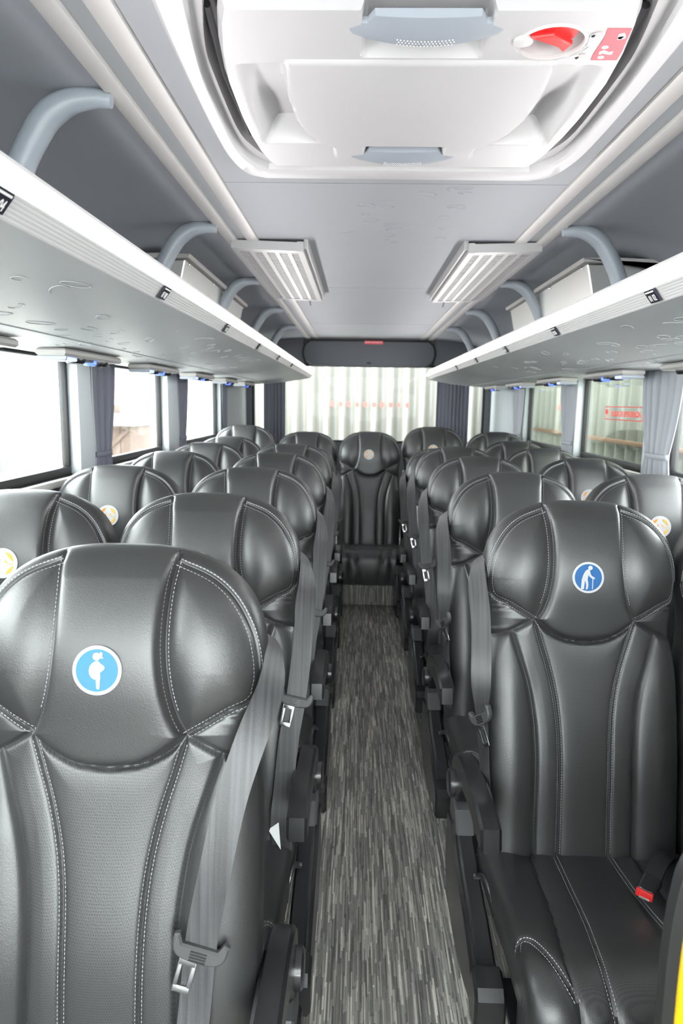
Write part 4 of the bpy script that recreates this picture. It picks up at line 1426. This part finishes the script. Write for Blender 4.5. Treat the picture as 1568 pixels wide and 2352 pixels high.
AISLE_ME = {}
def aisle_parts(root, s):
    """recliner cover, armrest and lever on the aisle side (s = sign of that side)"""
    if s not in AISLE_ME:
        d = {}
        # spine of the cover
        prof = [(0.06, 0.330), (0.02, 0.352), (-0.035, 0.350), (-0.075, 0.300), (-0.16, 0.270), (-0.28, 0.245), (-0.36, 0.222), (-0.405, 0.232), (-0.43, 0.215), (-0.435, 0.150), (-0.40, 0.135), (-0.30, 0.150), (-0.15, 0.165), (0.0, 0.19), (0.06, 0.22)]
        a, b = s * 0.232, s * 0.272
        d['cover_spine'] = (MB().prism(prof, 'x', a, b, 0.005).me('cover_spine', True, 32), 'plastic_gloss')
        belly = smooth_path([(0.05, 0.30), (0.06, 0.20), (0.03, 0.105), (-0.06, 0.075), (-0.18, 0.075), (-0.30, 0.10), (-0.395, 0.142)], 4) + [(-0.40, 0.165), (-0.34, 0.205), (-0.26, 0.232), (-0.10, 0.265), (-0.02, 0.31)]
        d['cover_end'] = (MB().prism([(-0.385, 0.236), (-0.43, 0.228), (-0.445, 0.21), (-0.445, 0.145), (-0.40, 0.13), (-0.375, 0.15)], 'x', s * 0.226, s * 0.288, 0.006).me('cover_end', True, 32), 'plastic_black')
        d['cover_block'] = (MB().prism([(0.045, 0.345), (0.01, 0.362), (-0.04, 0.356), (-0.075, 0.31), (-0.03, 0.28), (0.05, 0.30)], 'x', s * 0.229, s * 0.276, 0.005).me('cover_block', True, 32), 'grip_plastic')
        d['side_cover'] = (MB().prism(belly, 'x', s * 0.236, s * 0.282, 0.007).me('side_cover', True, 32), 'plastic_black')
        # armrest: arched arm with pivot
        arm_top = smooth_path([(0.075, 0.40), (0.055, 0.452), (-0.02, 0.492), (-0.14, 0.512), (-0.26, 0.513), (-0.335, 0.502)], 5)
        arm_bot = smooth_path([(-0.345, 0.455), (-0.30, 0.452), (-0.20, 0.455), (-0.09, 0.437), (-0.03, 0.395), (-0.005, 0.355), (0.055, 0.350)], 5)
        d['armrest'] = (MB().prism(arm_top + arm_bot, 'x', s * 0.228, s * 0.272, 0.006).me('armrest', True, 32), 'plastic_black')
        d['armrest_pivot'] = (MB().lathe([(0.034, 0), (0.034, 0.010), (0.028, 0.014), (0.010, 0.0145)], (s * 0.272, 0.035, 0.385), (s, 0, 0), 20).me('pivot'), 'plastic_gloss')
        d['recline_lever'] = (MB().tube(smooth_path([(s * 0.245, -0.17, 0.272), (s * 0.232, -0.20, 0.292), (s * 0.226, -0.25, 0.290), (s * 0.224, -0.29, 0.272)], 4), 0.0075, 8, flat=((1, 0, 0), 0.6)).me('lever'), 'plastic_gloss')
        AISLE_ME[s] = d
    for k, (me, mt) in AISLE_ME[s].items():
        link(k, me, mt, root)

def _legs(z0):
    out = []
    for s in (-1, 1):
        mb = MB()
        mb.box(s * 0.15 - 0.018, s * 0.15 + 0.018, -0.36, -0.30, z0, 0.27, 0.004)
        mb.box(s * 0.15 - 0.03, s * 0.15 + 0.03, -0.40, -0.18, z0, z0 + 0.02, 0.004)
        out.append(mb.me('leg'))
    mb = MB().box(-0.20, 0.20, -0.50, -0.12, 0.235, 0.262, 0.006)
    return out, mb.me('seat_frame')
LEG_ME = {}

BADGE_ME = {}
def disc_on_seat(cx, cv, poly, lift, thick):
    pts = np.array(poly)
    n = len(pts)
    P = surf(cx + pts[:, 0], cv + pts[:, 1], 0.0)
    # flatten to the tangent plane so the patch lies smoothly
    c = surf(np.array([cx]), np.array([cv]), 0.0)[0]
    up = surf(np.array([cx]), np.array([cv + 0.03]), 0.0)[0] - surf(np.array([cx]), np.array([cv - 0.03]), 0.0)[0]
    up = up / np.linalg.norm(up)
    nn = np.cross(np.array((1.0, 0, 0)), up)
    if nn[1] > 0: nn = -nn
    Q = np.array([c + np.array((p[0], 0, 0)) + up * p[1] for p in pts])
    P = Q + nn * lift
    v = [tuple(p) for p in P] + [tuple(p + nn * thick) for p in P]
    f = [tuple(range(n)), tuple(range(2 * n - 1, n - 1, -1))] + [(i, (i + 1) % n, n + (i + 1) % n, n + i) for i in range(n)]
    return v, f
def circ(r, n=40, cx=0, cy=0):
    return [(cx + r * math.cos(2 * math.pi * k / n), cy + r * math.sin(2 * math.pi * k / n)) for k in range(n)]
BR = 0.0355
BCX, BCV = -0.006, 0.629
def badge_meshes(kind):
    def one(polys, lift, thick):
        mb = MB()
        for p in polys:
            mb.add(*disc_on_seat(BCX, BCV, p, lift, thick))
        return mb.me('badge', False)
    sc = BR
    def pic(pts): return [(x * sc, y * sc) for x, y in pts]
    out = [('badge', one([circ(BR)], 0.0, 0.0026), 'badge_white')]
    if kind == 'pregnant':
        out.append(('badge_field', one([circ(BR * 0.86)], 0.0026, 0.0006), 'badge_lightblue'))
        head = [(x * sc, y * sc) for x, y in circ(0.155, 20, -0.02, 0.56)]
        hair = pic([(0.09, 0.66), (0.13, 0.74), (0.19, 0.74), (0.22, 0.66), (0.20, 0.56), (0.27, 0.50), (0.16, 0.49), (0.13, 0.54)])
        body = pic([(0.0, 0.39), (0.05, 0.37), (0.16, 0.27), (0.27, 0.20), (0.32, 0.12), (0.28, 0.03), (0.14, -0.08), (0.13, -0.14), (0.15, -0.22), (0.13, -0.45), (0.12, -0.72), (0.06, -0.76), (0.0, -0.70), (-0.02, -0.45), (-0.03, -0.37), (-0.14, -0.34), (-0.24, -0.26), (-0.31, -0.12), (-0.32, 0.02), (-0.28, 0.18), (-0.18, 0.30), (-0.08, 0.36)])
        out.append(('pictogram', one([head, hair, body], 0.0032, 0.0005), 'badge_white'))
    elif kind == 'elderly':
        out.append(('badge_field', one([circ(BR * 0.86)], 0.0026, 0.0006), 'badge_blue'))
        head = [(x * sc, y * sc) for x, y in circ(0.14, 20, 0.12, 0.62)]
        body = pic([(-0.10, 0.50), (0.02, 0.54), (0.10, 0.44), (0.14, 0.22), (0.22, 0.10), (0.38, 0.02), (0.42, -0.04), (0.38, -0.10), (0.20, -0.04), (0.06, 0.08), (0.01, 0.18), (-0.03, 0.0), (-0.05, -0.14), (-0.22, -0.22), (-0.42, -0.14), (-0.34, 0.14), (-0.22, 0.38)])
        leg = pic([(-0.42, -0.14), (-0.22, -0.21), (-0.25, -0.45), (-0.28, -0.74), (-0.46, -0.74), (-0.44, -0.40)])
        leg2 = pic([(-0.20, -0.21), (-0.05, -0.14), (-0.01, -0.32), (0.0, -0.52), (-0.04, -0.74), (-0.16, -0.76), (-0.13, -0.50), (-0.16, -0.36)])
        cane = pic([(0.26, 0.0), (0.31, 0.0), (0.29, -0.74), (0.24, -0.74)])
        out.append(('pictogram', one([head, body, leg, leg2, cane], 0.0032, 0.0005), 'badge_white'))
    else:
        def lens(x0, y0, x1, y1, w):
            a = np.array((x0, y0)); b = np.array((x1, y1)); t = b - a
            nn = np.array((-t[1], t[0])) * w
            r = []
            for k in range(9):
                q = k / 8
                r.append(tuple(a + t * q + nn * math.sin(q * math.pi)))
            for k in range(7, 0, -1):
                q = k / 8
                r.append(tuple(a + t * q - nn * 0.35 * math.sin(q * math.pi)))
            return r
        P = [lens(-0.72, 0.10, -0.18, 0.74, 0.22)]
        P2 = [rev([(-x, y) for x, y in P[0]])]
        tri = [(-0.36, 0.02), (-0.16, 0.02), (-0.16, 0.26)]
        tri2 = [(0.16, 0.02), (0.36, 0.02), (0.16, 0.26)]
        low = lens(-0.18, -0.74, -0.72, -0.14, 0.22)
        low2 = rev([(-x, y) for x, y in low])
        bar = [(-0.70, -0.08), (-0.30, -0.08), (-0.30, -0.03), (-0.70, -0.03)]
        bar2 = [(0.30, -0.08), (0.70, -0.08), (0.70, -0.03), (0.30, -0.03)]
        out.append(('emblem', one([pic(q) for q in P + [tri, low, bar]], 0.0026, 0.0006), 'badge_orange'))
        out.append(('emblem', one([pic(q) for q in P2 + [tri2, low2, bar2]], 0.0026, 0.0006), 'badge_yellow'))
    return out

def make_seat(x, d, s, label, badge='emblem', hi=False, belt=None, arm=True, dz=0.0, tilt=0.0, z0=0.0, group='black leather bus seats'):
    """s = which side of the seat faces the aisle (+1 right, -1 left, 0 none)"""
    root = thing('bus_seat', label, 'seat', (x, d, z0), group)
    piv = bpy.data.objects
    back, cush = HI if hi else LO
    Mx = Matrix.Translation((0, 0, dz - z0))
    if tilt:
        c = Vector((0, -0.16, 0.34))
        Mx = Mx @ Matrix.Translation(c) @ Matrix.Rotation(-tilt, 4, 'X') @ Matrix.Translation(-c)
    Mc = Matrix.Translation((0, 0, dz - z0))
    def put(o, M):
        o.matrix_parent_inverse = M
        return o
    for (k, sd), me in sorted(back.items()):
        put(link(BACK_NAMES[k][0], me, BACK_NAMES[k][1], root), Mx)
    st = put(link('stitching', ST_BACK, 'thread', root), Mx)
    st['kind'] = 'stuff'; st['label'] = 'white contrast stitching'
    for k, me in cush.items():
        nm = ('cushion_base', 'leather_side') if k == 'u' else CUSH_NAMES[abs(k)]
        put(link(nm[0], me, nm[1], root), Mc)
    st = put(link('cushion_stitching', ST_CUSH, 'thread', root), Mc)
    st['kind'] = 'stuff'; st['label'] = 'white contrast stitching'
    if badge:
        if badge not in BADGE_ME: BADGE_ME[badge] = badge_meshes(badge)
        b0 = None
        for nm, me, mt in BADGE_ME[badge]:
            o = link(nm, me, mt, b0 or root)
            if b0 is None:
                put(o, Mx); b0 = o
                b0['label'] = {'pregnant': 'round blue badge with a pregnant figure', 'elderly': 'round blue badge with a figure leaning on a cane', 'emblem': 'round white badge with an orange emblem'}[badge]
    if belt:
        n0 = set(root.children)
        belt_parts(root, belt, s)
        for o in root.children:
            if o not in n0: put(o, Mx)
    if arm and s:
        n0 = set(root.children)
        aisle_parts(root, s)
        for o in root.children:
            if o not in n0: put(o, Mc)
    key = round(z0 - dz, 3)
    if key not in LEG_ME: LEG_ME[key] = _legs(z0 - dz)
    legs, fr = LEG_ME[key]
    for me in legs: put(link('leg', me, 'frame_metal', root), Mc)
    put(link('seat_frame', fr, 'frame_metal', root), Mc)
    return root

XA, XWIN = 0.448, 0.908
L = 'black leather bus seat'
make_seat(-XA, 1.0, 1, 'black leather bus seat with blue pregnant-figure badge, nearest on the left', 'pregnant', True, 'near')
s2 = make_seat(-XA, 1.62, 1, 'black leather aisle seat directly behind the seat with the pregnant-figure badge', 'emblem', True, 'hang')
make_seat(-XA, 2.30, 1, 'black leather aisle seat, third from the front on the left of the aisle', 'emblem', False, 'hang')
make_seat(-XA, 3.0, 1, 'black leather aisle seat, fourth from the front on the left of the aisle', 'emblem', False, 'hang')
make_seat(-XA, 3.67, 1, 'black leather aisle seat, fifth from the front on the left of the aisle', 'emblem', False, 'hang')
make_seat(-XA, 4.33, 1, 'black leather aisle seat, last before the rear bench on the left', 'emblem', False, 'hang', tilt=0.05, dz=-0.045)
for k, (y, l_) in enumerate(((1.62, 'black leather window seat cut by the left picture edge, orange badge in view'), (2.30, 'black leather window seat, second from the front along the left windows'), (3.0, 'black leather window seat, third from the front along the left windows'), (3.67, 'black leather window seat, fourth from the front along the left windows'), (4.33, 'black leather window seat, fifth along the left windows, before the rear bench'))):
    make_seat(-XWIN, y, 0, l_, 'emblem', k == 0)
r1 = make_seat(XA, 1.6, -1, 'black leather bus seat with dark blue cane-figure badge, nearest on the right', 'elderly', True, 'edge')
make_seat(XA, 2.29, -1, 'black leather aisle seat directly behind the seat with the cane-figure badge', 'emblem', True, 'edge')
make_seat(XA, 2.98, -1, 'black leather aisle seat, third from the front on the right of the aisle', 'emblem', False, 'hang')
make_seat(XA, 3.66, -1, 'black leather aisle seat, fourth from the front on the right of the aisle', 'emblem', False, 'hang')
make_seat(XA, 4.33, -1, 'black leather aisle seat, last before the rear bench on the right', 'emblem', False, 'hang', tilt=0.05, dz=-0.045)
for k, (y, l_) in enumerate(((1.6, 'black leather window seat cut by the right picture edge'), (2.29, 'black leather window seat, second from the front along the right windows'), (2.98, 'black leather window seat, third from the front along the right windows'), (3.66, 'black leather window seat, fourth from the front along the right windows'), (4.33, 'black leather window seat, fifth along the right windows, before the rear bench'))):
    make_seat(XWIN, y, 0, l_, 'emblem', k < 1)
make_seat(-0.922, 5.0, 0, 'black leather rear bench seat in the left corner by the window', 'emblem', z0=0.18, dz=0.05)
make_seat(-0.461, 5.0, 0, 'black leather rear bench seat between left corner seat and middle seat', 'emblem', z0=0.18, dz=0.01)
make_seat(0.0, 4.95, 0, 'black leather middle seat of the rear bench facing down the aisle', 'emblem', z0=0.18, dz=0.02)
make_seat(0.461, 5.0, 0, 'black leather rear bench seat between right corner seat and middle seat', 'emblem', z0=0.18, dz=0.06)
make_seat(0.922, 5.0, 0, 'black leather rear bench seat in the right corner by the window', 'emblem', z0=0.18, dz=0.03)

# red-button buckle on the nearest right seat
Mb = frame_matrix((0.075, -0.335, 0.385), (-0.62, -0.78, 0.02), (0.78, -0.62, -0.05))
mb = MB()
mb.prism(smooth_path([(-0.028, -0.018), (-0.03, 0.0), (-0.028, 0.018)], 3) + smooth_path([(0.030, 0.016), (0.034, 0.0), (0.030, -0.016)], 3), 'z', -0.011, 0.011, 0.004)
me = mb.me('buckle'); me.transform(Mb)
bk = link('buckle', me, 'plastic_gloss', r1)
me = MB().box(0.027, 0.0352, -0.0165, 0.0165, -0.007, 0.0095, 0.002).me('button'); me.transform(Mb)
link('release_button', me, 'red_plastic', bk)
me = MB().box(0.033, 0.0362, -0.009, 0.011, -0.0075, -0.003, 0.0005).me('slot'); me.transform(Mb)
link('slot', me, 'brushed_metal', bk)
mb = MB()
ribbon(mb, [(Vector(q), Vector((0.8, -0.6, 0.1))) for q in smooth_path([(0.085, -0.320, 0.385), (0.115, -0.28, 0.392), (0.15, -0.235, 0.385), (0.185, -0.19, 0.36), (0.2, -0.16, 0.33)], 4)], 0.036, 0.006)
mb.build('buckle_strap', 'plastic_gloss', bk)
# folded white care tag on the cushion of the second left seat
mb = MB()
mb.add([(0.175, -0.20, 0.378), (0.208, -0.255, 0.372), (0.190, -0.16, 0.405), (0.175, -0.20, 0.3788), (0.208, -0.255, 0.3728), (0.190, -0.16, 0.4058)], [(0, 1, 2), (5, 4, 3), (0, 1, 4, 3), (1, 2, 5, 4), (2, 0, 3, 5)])
t_ = mb.build('care_tag', 'label_white', s2, smooth=False)
t_['label'] = 'folded white paper tag on the cushion'

# ------------------------------------------------------------------ padded partition with yellow handrail at the front right
pt = thing('padded_partition', 'black padded partition edge with yellow rail at the lower right picture corner', 'partition', (0.42, 0.62, 0.0))
mb = MB()
pl = [(-0.180, 0.0), (-0.184, 0.6)] + smooth_path([(-0.187, 0.80), (-0.184, 0.86), (-0.174, 0.91), (-0.14, 0.955), (-0.08, 0.985), (0.0, 0.995)], 5) + [(0.4, 1.0), (0.4, 0.0)]
mb.prism(pl, 'y', -0.03, 0.03, 0.022)
link('pad', mb.me('pad'), 'leather_side', pt)
mb = MB().tube(smooth_path([(-0.178, -0.055, 0.0), (-0.181, -0.055, 0.45), (-0.183, -0.055, 0.72), (-0.183, -0.055, 0.86), (-0.172, -0.055, 0.92), (-0.12, -0.055, 0.95), (-0.04, -0.055, 0.955), (0.4, -0.055, 0.955)], 6), 0.014, 14)
link('handrail', mb.me('handrail'), 'yellow_paint', pt)
for x, z in ((-0.174, 0.3), (0.2, 0.955)):
    link('rail_bracket', MB().box(x - 0.012, x + 0.012, -0.05, -0.025, z - 0.015, z + 0.015, 0.003).me('rb'), 'plastic_black', pt)

# ------------------------------------------------------------------ the yard outside
o = MB().box(-40, 40, -30, 40, -1.0, -0.9).build('ground', 'concrete', smooth=False)
struct(o); o['label'] = 'pale concrete yard outside the bus'

def corrugated(name, label, p0, p1, z0, z1, pitch, depth, material, sheets):
    p0, p1 = Vector(p0), Vector(p1)
    L_ = (p1 - p0).length
    d = (p1 - p0).normalized()
    nr = Vector((-d.y, d.x, 0))
    root = thing(name, label, 'fence', ((p0.x + p1.x) / 2, (p0.y + p1.y) / 2, z0), 'corrugated fences around the yard')
    per = max(2, int(round(L_ / sheets / pitch)))
    sw = L_ / sheets
    for k in range(sheets):
        v, f = [], []
        n = per * 6
        prof = [0, 0.0, 0.5, 1.0, 1.0, 0.5]
        for i in range(n + 1):
            a = k * sw + sw * i / n
            h = depth * prof[i % 6] + (0.004 if k % 2 else 0)
            q = p0 + d * a + nr * h - root.location
            v += [(q.x, q.y, 0), (q.x, q.y, z1 - z0)]
        for i in range(n):
            f.append((2 * i, 2 * i + 2, 2 * i + 3, 2 * i + 1))
        me = mesh_from('sheet', v, f, True, 50)
        o = link('sheet', me, material, root)
        so = o.modifiers.new('thickness', 'SOLIDIFY')
        so.thickness = 0.004
    return root
fr = corrugated('corrugated_fence', 'greenish grey corrugated metal fence close beside the right windows', (2.4, 3.6, 0), (2.4, 9.5, 0), -0.9, 4.6, 0.24, 0.17, 'fence_green', 3)
o = MB().box(-0.215, -0.175, -2.9, 2.9, 1.93, 1.965, 0.004).build('rail', 'fence_rail', fr)
fb = corrugated('corrugated_fence', 'white sunlit corrugated metal fence behind the rear window', (-2.1, 9.6, 0), (2.35, 9.6, 0), -0.9, 3.2, 0.22, 0.13, 'fence_white', 4)
# faded red lettering blots in the grooves
mb = MB()
rw = random.Random(5)
for k in range(10):
    x = 0.0 + 0.0
    px = -0.45 + 0.115 * k
    wdt = rw.choice((0.03, 0.04, 0.05))
    mb.box(px - wdt / 2, px + wdt / 2, 9.585, 9.592, 1.295, 1.36)
o = mb.build('red_lettering', 'red_mark', None, smooth=False)
tag(o, 'faded red lettering on the white fence behind the rear window', 'lettering')
# wooden shed and white truck cab faintly seen through the left windows
sh = thing('wooden_shed', 'brownish wooden shed with white roof seen through the second left window', 'shed', (-6.9, 19.5, -0.9))
for k in range(5):
    link('plank', MB().box(-1.2 + 0.3 * k, -0.91 + 0.3 * k, 0, 0.05, 0, 1.5, 0.01).me('plank'), 'wood_brown', sh)
link('brace', MB().tube([(-1.15, -0.03, 0.1), (0.25, -0.03, 1.4)], 0.06, 6).me('brace'), 'wood_brown', sh)
link('brace', MB().tube([(0.25, -0.03, 0.1), (-1.15, -0.03, 1.4)], 0.06, 6).me('brace'), 'wood_brown', sh)
link('roof', MB().prism([(-1.5, 1.5), (0.5, 1.5), (0.5, 1.85), (-1.5, 1.85)], 'y', -0.4, 2.2, 0.05).me('roof'), 'truck_white', sh)
for k in range(3):
    link('roof_post', MB().box(-1.3 + 0.6 * k, -1.15 + 0.6 * k, -0.2, 0.0, 1.85, 2.1, 0.01).me('post'), 'wood_brown', sh)
link('wall', MB().box(-1.2, 0.28, 0.05, 2.0, 0, 1.5, 0.02).me('wall'), 'wood_brown', sh)
tr = thing('truck', 'white truck cab with a red stripe at the far left window edge', 'truck', (-5.85, 9.5, -0.9))
link('cab', MB().prism([(-1.0, 0.5), (1.0, 0.5), (1.0, 1.2), (0.8, 2.1), (-0.8, 2.1), (-1.0, 1.6)], 'y', -0.8, 0.8, 0.06).me('cab'), 'truck_white', tr)
link('windscreen', MB().box(1.0, 1.02, -0.6, 0.6, 1.25, 1.9, 0.004).me('windscreen'), 'plastic_gloss', tr)
link('stripe', MB().box(0.99, 1.03, -0.7, 0.7, 0.9, 1.0, 0.004).me('stripe'), 'red_mark', tr)
link('bumper', MB().box(0.8, 1.15, -0.8, 0.8, 0.4, 0.6, 0.03).me('bumper'), 'rubber', tr)
for s in (-1, 1):
    link('wheel', MB().lathe([(0.2, -0.1), (0.42, -0.12), (0.45, -0.05), (0.45, 0.05), (0.42, 0.12), (0.2, 0.1)], (0.3, s * 0.75, 0.45), (0, 1, 0), 20).me('wheel'), 'rubber', tr)
